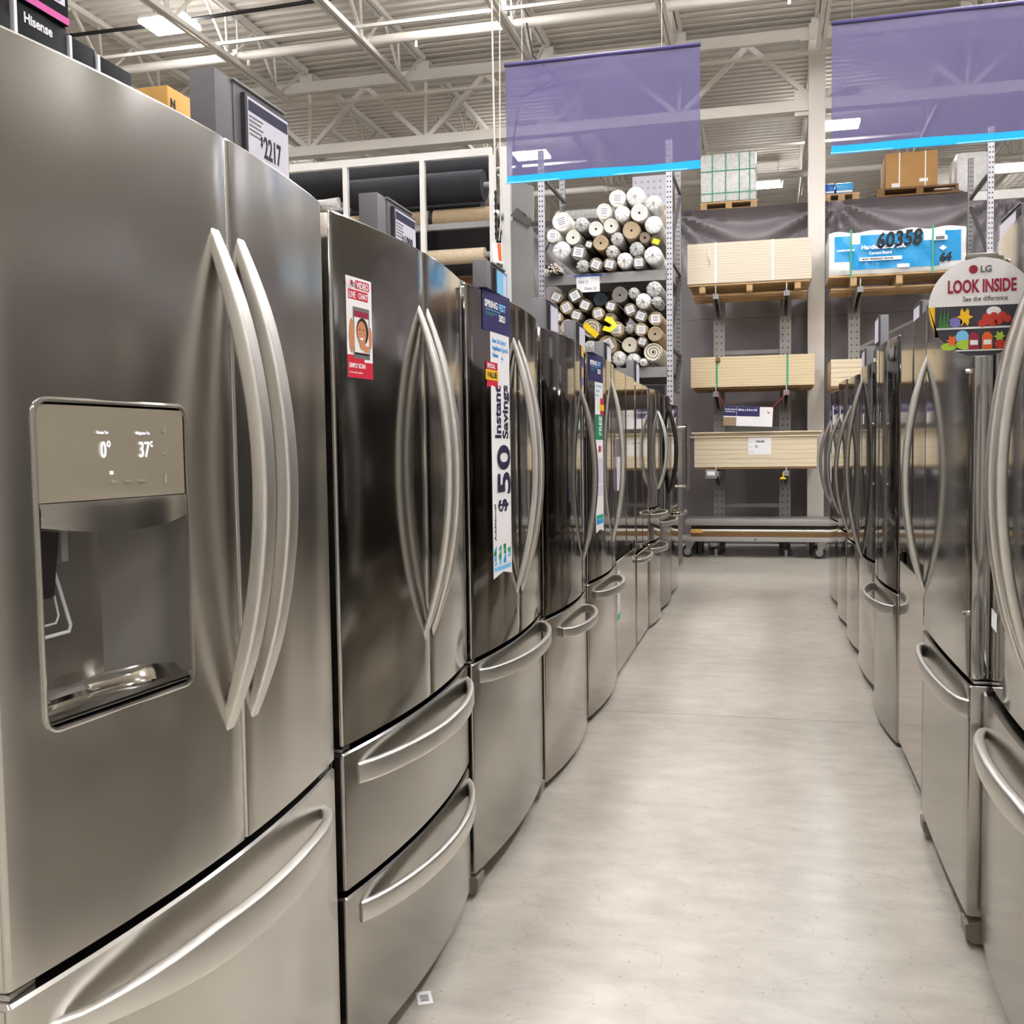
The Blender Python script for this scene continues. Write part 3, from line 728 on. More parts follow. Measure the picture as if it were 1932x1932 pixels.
text('LOOK INSIDE', 'lettering', 'lgred', s, (-.066, -.0012, .031+rr_), .0365, ROT_FRONT, 'LEFT', .0012, .0004, .60)
text('See the difference', 'lettering', 'grey_ink', s, (-.036, -.0012, .0125+rr_), .0145, ROT_FRONT, 'LEFT', .0001, .0004, .82)
m = MB(); m.box(-.03, .035, .004, .020, 2*rr_-.006, 2*rr_+.010, .006); m.build('clip', 'foot', s)

# ------------------------------------------------------------------ price sign risers on top of the refrigerators
def riser(fr, label, uc, ln=.255, h=.205, xo=-.130, card=True, price=None, base=1.74, cardmat='lilac', holder='riserd'):
    p = fr.M @ Vector((xo, uc, base)); s = thing('price_riser', label, 'sign holder', p, fr.rz, 'grey price sign holders on top of the refrigerators')
    m = MB(); m.box(-.050, 0, -ln/2, ln/2, 0, h, .002); m.build('box', 'riser', s)
    m = MB(); m.box(0, .0022, -ln/2+.06, ln/2+.003, 0, h-.002); m.build('backing_sheet', 'riserd' if not price else 'riser', s)
    m = MB(); m.box(0, .006, -ln/2+.055, ln/2+.005, h-.003, h+.001); m.build('top_rail', 'cabl', s)
    if card:
        m = MB(); m.box(.003, .012, -ln/2+.085, ln/2+.002, h-.170, h-.016); m.build('card_frame', holder, s)
        m = MB(); m.box(.0122, .0130, -ln/2+.092, ln/2-.001, h-.164, h-.021); m.build('price_card', cardmat, s)
        if price:
            m = MB(); m.box(.0131, .0134, -ln/2+.094, ln/2-.004, h-.046, h-.026); m.build('card_header', 'ink', s)
            for i in range(5):
                m = MB(); m.box(.0131, .0134, -ln/2+.096, -ln/2+.150-.008*(i % 2), h-.056-.008*i, h-.053-.008*i); m.build('card_smalltext', 'grey_ink', s)
            m = MB(); m.box(.0131, .0134, ln/2-.05, ln/2-.004, h-.158, h-.148); m.build('card_redline', 'red', s)
            text(price, 'lettering', 'black_ink', s, (.0136, -ln/2+.150, h-.116), .056, ROT_OUT, 'LEFT', .0010, .0003, .62)
            text('$', 'lettering', 'black_ink', s, (.0136, -ln/2+.138, h-.098), .026, ROT_OUT, 'LEFT', .0004, .0003, .6)
    return s
riser(F1, 'grey price sign holder reading 2217 on the nearest left refrigerator', .850, .255, .222, -.125, price='2217')
riser(F2, 'grey price sign holder reading 1899 on the second left refrigerator', .700, .245, .190, -.128, price='1899')
s = riser(F3, 'grey sign holder with blue card above the savings banner', .80, .24, .202, -.128, cardmat='cyanl')
m = MB(); m.box(.0131, .0136, .055, .100, .090, .175); m.build('card_panel', 'lilac', s)
riser(F4, 'grey sign holder on the black stainless refrigerator', .76, .25, .20, -.128)
riser(F5, 'grey sign holder above the green sale banner', .50, .25, .185, -.128)
riser(F6, 'grey sign holder on the flat fronted left refrigerator', .55, .25, .18, -.13)
riser(F8, 'grey sign holder near the far end of the left row', .3, .25, .18, -.13)
riser(RB, 'grey sign holder behind the look inside sign', .25, .30, .235, -.19, base=1.72)
riser(N, 'large grey sign holder at the right edge above the round sign', .12, .36, .25, -.17)
riser(RC, 'grey sign holder on the flat handleless right refrigerator', .30, .28, .20, -.15)
riser(RD, 'grey sign holder on the near black right refrigerator', .30, .28, .20, -.15)
riser(RR[1], 'tall grey sign holder on the third refrigerator from the far right end', .35, .30, .36, -.15)
riser(RR[2], 'grey sign holder on the second refrigerator from the far right end', .35, .30, .24, -.15)
s = thing('shelf_tag', 'small white barcode tag lying on the floor by the left row', 'tag', (-.787, 2.218, 0), .45)
m = MB(); m.box(-.018, .018, -.028, .028, 0, .0015); m.build('paper', 'white', s)
for i in range(5):
    m = MB(); m.box(-.010, .010, -.016+i*.006, -.0135+i*.006, .0015, .0018); m.build('barcode_bar', 'black_ink', s)

# ------------------------------------------------------------------ boxed televisions on the shelf behind the nearest refrigerators
sh = thing('stock_shelf', 'low black shelf unit behind the nearest left refrigerators carrying black cartons', 'shelf', (-2.05, 1.7, 0))
m = MB(); m.box(-.33, .30, -1.1, 1.6, 2.02, 2.06); m.build('shelf_board', 'rackdark', sh)
for yy in (-1.08, 1.56):
    for x_ in (-.31, .26):
        m = MB(); m.box(x_, x_+.04, yy, yy+.04, 0, 2.02); m.build('post', 'rackdark', sh)
lab = ('black carton lettered in white beside the magenta striped carton', 'black carton below the magenta striped carton', 'black carton under the right end of the magenta stripe', 'black carton farthest along the shelf', 'shortest black carton of the row, last before the yellow box')
for i, (ya, yb, zt) in enumerate(((1.72, 2.05, 2.385), (2.065, 2.14, 2.385), (2.155, 2.345, 2.385), (2.355, 2.46, 2.372), (2.47, 2.62, 2.365))):
    s = thing('carton', lab[i], 'box', (-1.75, ya, 2.06), 0, 'black cartons above the left row')
    m = MB(); m.box(-.42, 0, 0, yb-ya, 0, zt-2.06, .003); m.build('box', 'cartonblack', s)
    m = MB(); m.box(-.02, .004, -.006, .004, 0, zt-2.06-.002); m.build('edge_strip', 'white', s)
    if i in (0, 2): text('Hisense', 'lettering', 'white', s, (.001, .03, zt-2.06-.045), .034, ROT_OUT, 'LEFT', .001, .0004, .95)
s = thing('carton', 'dark carton with a magenta stripe stacked on the black cartons', 'box', (-1.742, 1.75, 2.386))
m = MB(); m.box(-.40, 0, 0, .595, 0, .45, .003); m.build('box', 'cartonblack', s)
m = MB(); m.box(-.001, .0012, .35, .594, .002, .020); m.build('stripe', 'pink', s); m = MB(); m.box(-.001, .0012, .46, .58, .045, .14); m.build('picture_panel', 'lilac', s); m = MB(); m.box(-.001, .0012, .36, .40, .028, .10); m.build('picture_panel', 'cyanl', s)
disc(s, 'picture_ring', 'violet', .0014, .555, .065, .012, .016)
s = thing('carton', 'pale yellow cardboard box peeking above the nearest left refrigerator', 'box', (-1.75, 2.80, 2.06))
m = MB(); m.box(-.28, 0, 0, .175, 0, .335, .003); m.build('box', 'cartony', s); text('N', 'lettering', 'black_ink', s, (.001, .012, .275), .035, ROT_OUT, 'LEFT', .002)

# ------------------------------------------------------------------ setting: floor, walls, roof
m = MB(); m.box(-14, 14, -6, 30, -.1, 0); structure(m.build('floor', 'floor'))
m = MB(); m.box(-14.2, -14, -6, 30, 0, 6.7); structure(m.build('wall_left', 'wall'))
m = MB(); m.box(14, 14.2, -6, 30, 0, 6.7); structure(m.build('wall_right', 'wall'))
m = MB(); m.box(-14, 14, 30, 30.2, 0, 6.7); structure(m.build('wall_far', 'wall'))
m = MB(); m.box(-14, 14, -6.2, -6, 0, 6.7); structure(m.build('wall_near', 'wall'))
m = MB(); prof = []; y = -6.0; per = .17
while y < 30:
    prof += [(y, 6.50), (y+.075, 6.50), (y+.105, 6.565), (y+per-.03, 6.565)]; y += per
rows = [[(x, a, b) for a, b in prof] for x in (-14, 14)]
m.ring(rows, False, (False, False)); m.box(-14, 14, -6, 30, 6.62, 6.7); structure(m.build('ceiling', 'deck', ang=20))
JX = [-7.82+1.68*i for i in range(-3, 12)]
for i, x in enumerate(JX):
    for ya, yb in ((-5.8, 13.2), (13.4, 29.5)):
        m = MB(); m.box(x-.055, x-.008, ya, yb, 6.43, 6.497); m.box(x+.008, x+.055, ya, yb, 6.43, 6.497)
        y1_ = yb-.45; y0_ = ya+.45
        m.box(x-.05, x-.008, y0_, y1_, 5.88, 5.935); m.box(x+.008, x+.05, y0_, y1_, 5.88, 5.935)
        stp = 1.22; y = y1_-.35; k_ = 0
        while y-stp > y0_:
            m.bar((x, y, 5.90), (x, y-stp/2, 6.46), .028, .028); m.bar((x, y-stp/2, 6.46), (x, y-stp, 5.90), .028, .028); m.bar((x, y-.06, 5.90), (x, y-.10, 6.46), .022, .022); y -= stp
        m.bar((x, y1_-.35, 5.9), (x, yb-.05, 6.45), .03, .03)
        structure(m.build('roof_joist', 'joist'))
for yg in (13.3, 25.5):
    m = MB(); m.box(-14, 14, yg-.10, yg-.01, 6.19, 6.33); m.box(-14, 14, yg+.01, yg+.10, 6.19, 6.33); m.box(-14, 14, yg-.09, yg+.09, 5.35, 5.48)
    for x in [-11.28+1.68*2*0+1.68*i for i in range(0, 15)]:
        a = x+.10
        m.bar((a-.84, yg, 6.22), (a, yg, 5.44), .06, .06); m.bar((a, yg, 5.44), (a+.84, yg, 6.22), .06, .06); m.bar((a, yg, 5.44), (a+.02, yg, 6.22), .035, .035)
    for x in JX: m.box(x-.09, x+.09, yg-.08, yg+.08, 6.33, 6.44)
    structure(m.build('roof_girder', 'joist'))
m = MB(); cx_ = .56; m.box(cx_-.098, cx_+.098, 13.17, 13.42, 0, 6.36); m.box(cx_-.2, cx_+.2, 13.16, 13.44, 6.16, 6.19)
m.box(cx_-.26, cx_-.09, 13.24, 13.36, 5.30, 5.60)
structure(m.build('pillar', 'column'))
for yy, z, r in ((11.35, 6.0, .055), (18.2, 5.85, .055)):
    m = MB(); m.tube([(-14, yy, z), (14, yy, z)], r, 14)
    for x in (-6.0, -3.9, .2): m.tube([(x, yy, z-.055), (x, yy, z-.13)], .018, 8)
    for x in JX[::2]: m.tube([(x, yy, z), (x, yy, 6.43)], .012, 6); m.box(x-.03, x+.03, yy-.065, yy+.065, z-.065, z+.065)
    structure(m.build('sprinkler_pipe', 'joist'))
for yy, z in ((10.85, 5.96), (10.1, 6.40), (6.5, 5.96), (12.95, 5.93), (16.8, 5.96)):
    m = MB(); m.bar((-14, yy, z), (14, yy, z), .035, .035); structure(m.build('joist_bridging', 'joist'))
m = MB(); m.tube([(-12, 10.44, 6.10), (-6.8, 10.455, 6.08), (-5.2, 10.42, 6.09), (-3.2, 10.4, 6.12)], .022, 8)
tag(m.build('power_cable', 'cord'), 'black power cable strung across the roof joists beside a ceiling light', 'cable')

# ------------------------------------------------------------------ ceiling lights
def lamp(x, y, z, label, group=None):
    s = thing('ceiling_light', label, 'ceiling light', (x, y, z), 0, group)
    m = MB(); m.box(-.27, .27, -.20, .20, .035, .085, .01); m.box(-.12, .12, -.1, .1, .085, .15, .01); m.build('housing', 'lamph', s)
    for ys in (-.105, .105):
        m = MB(); m.box(-.275, .275, ys-.095, ys+.095, 0, .036, .012); m.build('lens', 'lamp', s)
    m = MB(); m.tube([(-.2, 0, .08), (-.2, 0, 6.5-z)], .006, 6); m.tube([(.2, 0, .08), (.2, 0, 6.5-z)], .006, 6); m.build('hanger', 'zinc', s)
lamp(-6.46, 10.43, 6.03, 'large bright ceiling light above the nearest left refrigerator')
lamp(-3.20, 10.55, 6.10, 'bright ceiling light cut by the top edge of the picture')
lamp(-3.73, 16.5, 6.02, 'ceiling light seen through the left violet banner')
lamp(1.02, 16.3, 6.02, 'ceiling light beside the column, half behind the right violet banner')
lamp(-.04, 19.5, 6.00, 'small distant ceiling light low beside the white column')
g = 'ceiling lights above the near aisle'
for y in (-3.2, 1.6, 5.6, 8.6):
    for x in ((-8.2, -4.6, -1.4, 1.9, 5.2, 8.4) if y < 5 else (-4.6, -1.4, 1.9)): lamp(x, y, 6.03, 'added ceiling light that brightens the near aisle floor', g)
for x in (-1.6, .3, 2.2): lamp(x, 3.6, 6.03, 'added ceiling light that brightens the near aisle floor', g)  # extra lamp row, added to brighten the near floor
for x in (.3, 3.8, 7.4): lamp(x, 10.5, 6.03, 'added ceiling light that brightens the near aisle floor', g)
for x, y in ((-8.5, 16.4), (5.8, 16.4), (-8, 22), (4, 22), (9, 22)): lamp(x, y, 6.03, 'white ceiling light above the far part of the store', 'ceiling lights above the far aisles')

# ------------------------------------------------------------------ hanging violet banners
def banner(label, x0, x1, y, z0, z1):
    s = thing('hanging_banner', label, 'banner', ((x0+x1)/2, y, z0)); w = (x1-x0)/2; h = z1-z0; n = 24
    def sheet(za, zb, name, mat, off=0):
        m = MB(); nz = 8; rows = []
        for sgn in (0, .002):
            rr = [[(-w+2*w*i/n, off+sgn+.012*math.sin(3.1*i/n*PI+1)*(1-(za+(zb-za)*j/nz)/h)+.006*math.sin(9*i/n), za+(zb-za)*j/nz) for i in range(n+1)] for j in range(nz+1)]
            rows += rr if not sgn else rr[::-1]
            if not sgn: m.ring(rr, False, (False, False))
        return m.build(name, mat, s)
    sheet(.052, h-.02, 'fabric', 'banner'); sheet(0, .055, 'hem', 'hem', -.002)
    m = MB(); m.tube([(-w-.005, 0, h-.012), (w+.005, 0, h-.012)], .014, 10); m.build('top_rod', 'rod', s)
    m = MB(); m.tube([(-w-.005, 0, .004), (w+.005, 0, .004)], .006, 8); m.build('bottom_rod', 'cyanl', s)
    for x in (-w+.12, w-.25):
        m = MB(); m.tube([(x, 0, h), (x, 0, 6.45-z0)], .0022, 6); m.build('hanging_wire', 'zinc', s)
banner('violet mesh banner with sky blue hem hanging above the left row', -1.763, -.441, 7.0, 3.125, 3.94)
banner('violet mesh banner with sky blue hem cut by the right picture edge', .387, 1.71, 7.0, 3.15, 3.98)
# cable coil and fitting at the first banner's corner
m = MB(); c0 = Vector((-1.62, 7.6, 4.02)); pts = []
for i in range(60):
    a = i*.33; pts.append(c0+Vector((.10*math.cos(a)+.004*i/10, .02*math.sin(a*.7), .06*math.sin(a)-.0003*i)))
m.tube([(-1.75, 7.62, 4.45), (-1.70, 7.61, 4.2)]+pts+[(-1.80, 7.6, 3.9), (-1.86, 7.6, 3.6), (-1.84, 7.6, 3.35)], .007, 6)
tag(m.build('cable_coil', 'cord'), 'coil of black cable hanging at the top corner of the left banner', 'cable')
# rope pair with pulley block and paper tag
s = thing('hoist_rope', 'pair of cream ropes hanging from the roof with a clip and paper tag', 'rope', (-2.105, 8.0, 2.76))
m = MB(); m.tube([(-.018, 0, 3.70), (-.010, 0, 1.6), (0, 0, .20)], .007, 6); m.build('rope', 'rope', s)
m = MB(); m.tube([(.075, 0, 3.70), (.040, 0, 1.0), (.035, 0, .33), (.02, 0, .19)], .005, 6); m.build('rope', 'rope', s)
m = MB(); m.tube([(0, -.01, .20+.02*i) for i in range(20)], .010, 6, scale=lambda q: 1+.35*math.sin(q*75)); m.build('braided_end', 'cord', s)
m = MB(); m.box(-.025, .025, -.018, .012, .395, .43, .008); m.build('clip', 'white', s)
m = MB(); m.prism([(-.035, .175), (.045, .165), (.055, -.0), (.018, .012), (-.018, .02)], 1, -.02, -.016); m.build('paper_tag', 'white', s); m = MB(); m.prism([(.010, .165), (.040, .162), (.046, .02), (.020, .03)], 1, -.0215, -.020); m.build('tag_print', 'orange', s)

# ------------------------------------------------------------------ back of the aisle: tarpaulin, cantilever racks, board stacks
m = MB(); nx, nz = 320, 120; rows = []
cr = random.Random(3); anch = [(x, 4.30) for x in [-3.2+2.0*i for i in range(7)]]
def tarp_y(x, z):
    q = .0
    for ax, az in anch:
        dx = x-ax; dz = az-z; r = math.hypot(dx, dz)+.05; a = math.atan2(dx, dz)
        q += .17*math.exp(-r*.75)*math.cos(a*13)*min(1, r*1.5)
    q += .02*math.sin(1.7*x+2.3*z)+.015*math.sin(3.9*z+1.3*x*x*.3)+.008*math.sin(9*z-4*x)
    return 13.62+q
for j in range(nz+1):
    z = .02+4.30*j/nz; rows.append([(-5+12*i/nx, tarp_y(-5+12*i/nx, z), z) for i in range(nx+1)])
m.ring(rows, False, (False, False))
tag(m.build('tarpaulin', 'tarp', ang=60), 'wrinkled grey tarpaulin stretched behind the cantilever racks', 'tarpaulin')
s = thing('pallet_rack', 'high steel rack behind the grey tarpaulin carrying pallets along its top', 'rack', (1, 13.9, 0))
for x in (-5.5, -3.0, -.45, 2.1, 4.6):
    for yy in (0, .95):
        m = MB(); m.box(x-.04, x+.04, yy-.03, yy+.03, 0, 4.62); m.build('upright', 'rackgrey', s)
for yy in (-.02, .97):
    m = MB(); m.box(-5.5, 4.6, yy-.025, yy+.025, 4.19, 4.30); m.build('beam', 'rackgrey', s)
m = MB()
for i in range(70): m.bar((-5.5+i*.145, -.05, 4.315), (-5.5+i*.145, 1.0, 4.315), .012, .012)
for yy in (-.05, .25, .5, .75, 1.0): m.bar((-5.5, yy, 4.32), (4.6, yy, 4.32), .012, .012)
m.build('wire_deck', 'zinc', s)

def cantilever(label, xs, arms, base=True):
    s = thing('cantilever_rack', label, 'rack', ((xs[0]+xs[-1])/2, 13.08, 0)); x0 = s.location.x
    for x in xs:
        m = MB(); m.box(-.068, .068, 0, .12, 0, 3.45); p = m.build('post', 'postholes', s, at=(x-x0, 0, 0))
        m = MB(); m.box(x-x0-.08, x-x0+.08, -.9, .05, 0, .012); m.bar((x-x0, -.02, .06), (x-x0, -.9, .04), .03, .09); m.build('base_leg', 'rackgrey', s)
        for z in arms:
            m = MB()
            m.prism([(.0, z-.20), (.0, z-.005), (-.84, z-.005), (-.84, z-.05)], 0, x-x0-.030, x-x0-.022); m.prism([(.0, z-.20), (.0, z-.005), (-.84, z-.005), (-.84, z-.05)], 0, x-x0+.022, x-x0+.030)
            m.box(x-x0-.032, x-x0+.032, -.845, -.835, z-.06, z); m.box(x-x0-.032, x-x0+.032, -.84, 0, z-.008, z)
            m.box(x-x0-.06, x-x0+.06, -.015, 0, z-.24, z+.02); m.build('arm', 'rackgrey', s)
            m = MB(); m.tube([(x-x0, -.85, z-.01), (x-x0, -.85, z+.09)], .006, 6); m.build('stop_pin', 'rackwhite', s)
    for z in (.55, 1.5, 2.45, 3.3):
        m = MB(); m.bar((xs[0]-x0, .06, z), (xs[-1]-x0, .06, z), .05, .05); xs[0] > 0 and m.bar((xs[0]-x0+.05, .06, z), (xs[-1]-x0-.05, .06, z+.42), .03, .03); m.build('brace', 'rackgrey', s)
    return s
cantilever('grey cantilever rack with drilled posts holding three board stacks left of the white column', (-.60, .195), (1.0, 1.93, 3.06))
cantilever('grey cantilever rack right of the white column holding the blue wrapped pack', (.995, 1.95), (1.90, 3.06))
def stack(label, x0, x1, z0, z1, mat, fan=0, straps=(), strapmat='strapw', depth=.755, y=12.30):
    s = thing('board_stack', label, 'boards', ((x0+x1)/2, y, z0)); w = (x1-x0)/2; h = z1-z0
    m = MB(); m.box(-w, w, 0, depth, 0, h-.001 if not fan else h-.07); m.build('boards', mat, s)
    if fan:
        for i, (a, b, dy) in enumerate(((-.05, .03, -.02), (.0, .05, .02), (-.03, .06, -.01))):
            m = MB(); m.box(-w+a, w+b, dy, depth, h-.069+i*.023, h-.069+i*.023+.017); m.build('loose_board', mat, s)
    for x in straps:
        m = MB(); m.box(x-.011, x+.011, -.004, -.001, -.0008, h+.002); m.box(x-.011, x+.011, -.004, depth*.5, h, h+.002); m.build('strap', strapmat, s)
    return s
def bearers(label, xs, y, z0, h, mat='timber', slats=True, x0=None, x1=None, depth=.70):
    s = thing('wooden_pallet', label, 'pallet', ((x0+x1)/2, y, z0)); c = (x0+x1)/2
    for x in xs:
        m = MB(); m.box(x-c-.035, x-c+.035, .01, depth, .025, h-.022, .004); m.build('bearer', mat, s)
    for yy in [.0+depth*i/4 for i in range(5)]:
        m = MB(); m.box(x0-c, x1-c, yy-.035 if yy else 0, yy+.045, h-.022, h-.001); m.build('top_slat', mat, s)
    if slats:
        for yy in [.14+depth*i/4 for i in range(4)]:
            m = MB(); m.box(x0-c+.03, x1-c-.03, yy, yy+.07, 0, .022); m.build('bottom_slat', mat, s)
    return s
bearers('wooden pallet under the top board stack left of the column', (-.76, -.22, .32), 12.31, 3.062, .125, x0=-.915, x1=.455)
s = stack('topmost board stack with two white straps left of the column', -.928, .470, 3.19, 3.655, 'ply2', straps=(-.375, .27))
m = MB(); pts = [(-.44, -.012, .40), (-.455, -.02, .33), (-.43, -.018, .25), (-.425, -.02, .20)]; m.sweep(pts, [(-.01, -.001), (.01, -.001), (.01, .001), (-.01, .001)]); m.build('loose_strap', 'strapw', s)
bearers('dark wooden pallet under the middle board stack', (-.76, -.20, .36), 12.33, 1.934, .05, 'timberd', False, -.87, .50)
s = stack('middle board stack with green straps left of the column', -.892, .508, 1.985, 2.337, 'ply', straps=(-.40, .40), strapmat='strapg')
m = MB(); m.box(-.41, -.36, -.03, 0, .29, .345, .008); m.build('strap_buckle', 'timberd', s)
bearers('timber blocks under the lowest board stack', (-.72, -.16, .42), 12.33, 1.004, .042, 'timber', False, -.84, .53)
s = stack('lowest board stack with loose top sheets and a white count card', -.855, .538, 1.047, 1.465, 'ply3', fan=1)
m = MB(); m.box(-.075, .185, -.004, -.001, .145, .345); m.build('count_card', 'white', s)
for i, (a, b) in enumerate((('ITEM', '1386/86'), ('QTY', '52'), ('DATE', ''))):
    text(a, 'lettering', 'grey_ink', s, (-.065, -.0045, .285-.058*i), .018, ROT_FRONT)
    if b: text(b, 'lettering', 'black_ink', s, (.0, -.0045, .283-.058*i), .034, ROT_FRONT, 'LEFT', .001)
s = thing('clip_label', 'small grey label clip under the left of the lowest board stack', 'label', (-.655, 12.19, .915))
m = MB(); m.box(-.068, .068, 0, .006, 0, .105, .003); m.build('frame', 'cabl', s); m = MB(); m.box(-.045, .045, -.0015, 0, .04, .085); m.build('card', 'white', s)
s = thing('clip_label', 'grey label clip hanging tilted under the trolley', 'label', (-.64, 12.55, .03), 0); 
m = MB(); m.box(-.068, .068, 0, .006, 0, .105, .003); m.build('frame', 'cabl', s); m = MB(); m.box(-.045, .045, -.0015, 0, .055, .095); m.build('card', 'white', s)
m = MB(); m.prism([(.155, .985), (.165, .985), (.165, .935), (.195, .915), (.195, .905), (.125, .905), (.125, .915), (.155, .935)], 1, 12.22, 12.226)
tag(m.build('arm_tag', 'tagyellow'), 'yellow T shaped tag hanging under the lowest board stack', 'tag')
s = thing('hanging_sign', 'navy and white board sign strung tilted between two rack arms', 'sign', (-.24, 12.23, 1.52))
s.rotation_euler = (0, math.radians(2.6), 0)
m = MB(); m.box(-.278, .278, 0, .006, 0, .225); m.build('board', 'white', s); m = MB(); m.box(-.278, .13, -.002, 0, .115, .224); m.build('navy_panel', 'navy', s); m = MB(); m.box(-.278, -.13, -.002, 0, 0, .10); m.build('picture', 'tancarpet', s)
m = MB(); m.prism([(.21, .19), (.225, .165), (.245, .17), (.255, .185), (.235, .15), (.22, .155)], 1, -.002, 0); m.build('logo', 'red', s)
text('Particle Board', 'lettering', 'white', s, (-.262, -.0025, .185), .022, ROT_FRONT, 'LEFT', .0008); text('Underlayment', 'lettering', 'white', s, (-.262, -.0025, .160), .020, ROT_FRONT, 'LEFT', .0006); text('5/8 in x 2 ft x 4 ft', 'lettering', 'white', s, (-.115, -.0025, .178), .030, ROT_FRONT, 'LEFT', .0012)
m = MB(); m.box(-.132, -.129, -.003, -.002, .12, .218); m.build('divider', 'white', s)
m = MB(); m.tube([(-.27, 0, .22), (-.36, 0, .385)], .003, 6); m.build('string', 'red', s); m = MB(); m.tube([(.272, 0, .22), (.435, 0, .41)], .003, 6); m.build('string', 'red', s)
# right of the column
bearers('stacked wooden pallet under the blue wrapped pack', (.93, 1.42, 1.93), 12.33, 3.062, .146, 'timber', True, .66, 2.08)
s = thing('wrapped_pack', 'blue and white wrapped board pack numbered 60358 on a pallet', 'boards', (1.385, 12.30, 3.209)); w = .722
m = MB(); nx_, nz_ = 26, 10; front = []
wr = random.Random(5)
for j in range(nz_+1):
    front.append([(-w+2*w*i/nx_, .012*math.sin(i*1.3+j*.9)*(.5+.5*wr.random())+(.03 if j in (0, nz_) else 0)+(.02 if i in (0, nx_) else 0), .475*j/nz_+(.012*math.sin(i*.9) if j == nz_ else 0)) for i in range(nx_+1)])
m.ring(front, False, (False, False)); top = [[(x, y+.75*k, z) for x, y, z in front[-1]] for k in (0, 1)]; m.ring(top, False, (False, False))
for e in (0, nx_):
    m.ring([[r_[e] for r_ in front], [(r_[e][0], r_[e][1]+.75, r_[e][2]) for r_ in front]], False, (False, False))
m.build('wrap', 'whitewrap', s)
bl = MB(); reg = [(j, i) for j in range(1, nz_-1) for i in range(1, nx_-1) if not ((j < 3 and i < 4) or (j > 6 and i in (4, 5, 18, 19, 20, 21)) or (j < 2 and i > 20) or (i == 5 and j < 9 and j > 7))]
for j, i in reg:
    q = [front[j][i], front[j][i+1], front[j+1][i+1], front[j+1][i]]
    bl.add([(a, b-.003, c) for a, b, c in q], [(0, 1, 2, 3)])
bl.build('blue_print', 'bluewrap', s, weld=True)
T2 = lambda b, x, z, sz, mt, bd=0., sx=1.: text(b, 'lettering', mt, s, (x, -.034, z), sz, ROT_FRONT, 'LEFT', bd, .001, sx)
q_ = T2('60358', -.225, .270, .235, 'black_ink', .006, .82); q2_ = T2('64', .44, .085, .13, 'black_ink', .007, .9)
for o_ in (q_, q2_): o_.data.shear = .18; o_.rotation_euler = (PI/2, math.radians(-3), 0)
T2('HardieBacker 500', -.38, .265, .066, 'white', .002, .98); T2('Cement Board', -.30, .205, .045, 'white', .001, .9); T2('JAMESHARDIE', -.64, .255, .028, 'white', .001, 1.1)
m = MB(); m.box(-.40, .05, -.036, -.034, .135, .175); m.build('white_panel', 'white', s); text('MOST PREFERRED BRAND', 'lettering', 'black_ink', s, (-.37, -.037, .145), .026, ROT_FRONT, 'LEFT', .001, .0005, 1.1)
m = MB(); m.box(.0, .13, -.036, -.034, .045, .085); m.build('white_panel', 'white', s); m = MB(); m.box(.36, .52, -.036, -.034, .32, .37); m.build('white_panel', 'white', s); m = MB(); m.box(.40, .49, -.038, -.036, .328, .362); m.build('barcode', 'riser', s)
for x in (-.49, .37):
    m = MB(); m.box(x-.009, x+.009, -.040, -.037, -.04, .485); m.box(x-.009, x+.009, -.04, .7, .485, .488); m.build('strap', 'strapg', s)
m = MB(); m.prism([(.435, .235), (.475, .265), (.515, .235), (.475, .205)], 1, -.036, -.034); m.build('diamond_mark', 'white', s); m.v and None
bearers('pallet under the pale boards right of the column', (.80, 1.15), 12.32, 1.904, .055, 'timber', False, .69, 1.45)
stack('pale board stack right of the white column behind the right refrigerators', .688, 1.45, 1.96, 2.262, 'ply3')
s = thing('rack_deck', 'long grey base shelf along the foot of the cantilever racks', 'shelf', (.6, 12.30, 0))
m = MB(); m.box(-1.563, 1.35, 0, .66, .355, .425, .004); m.build('deck_beam', 'cartframe', s)
m = MB(); m.box(-1.50, 1.6, .06, .66, .312, .345); m.build('under_shelf', 'rackdark', s)
for x in (-1.46, -1.40, -.1, 1.2):
    m = MB(); m.box(x-.02, x+.02, .1, .6, 0, .355); m.build('leg', 'rackdark', s)
s = thing('flat_trolley', 'long grey flat trolley on black casters in front of the base shelf', 'trolley', (-.18, 12.05, 0))
m = MB(); m.box(-.83, .95, 0, .035, .19, .243, .004); m.box(-.83, .95, .24, .275, .19, .243, .004)
for x in (-.82, 0, .9): m.box(x, x+.04, .03, .25, .20, .235)
m.build('frame', 'cartframe', s)
m = MB(); m.box(-.70, .95, .02, .26, .245, .285); m.build('load_board', 'timberd', s); m = MB(); m.tube([(-.58, .01, .318), (.95, .01, .318)], .012, 8); m.build('light_rail', 'strapw', s); m = MB(); m.box(-.70, -.57, -.005, .12, .288, .325); m.build('wood_block', 'cartony', s)
m = MB(); m.tube([(.03, -.004, .216), (.03, .001, .216)], .012, 12); m.build('bolt', 'rackdark', s)
for x in (-.72, .76):
    for yy in (.03, .22):
        c = MB(); c.tube([(x-.02, yy-.012, .07), (x-.02, yy+.022, .07)], .07, 20); w_ = c.build('wheel', 'rubber', s)
        c = MB(); c.tube([(x-.02, yy-.016, .07), (x-.02, yy-.010, .07)], .042, 16); c.build('hub', 'cabl', w_)
        c = MB(); c.prism([(x-.045, .19), (x+.06, .19), (x+.0, .06), (x-.03, .06)], 1, yy-.022, yy-.016); c.box(x-.05, x+.06, yy-.04, yy+.05, .18, .19); c.build('fork', 'zinc', w_)

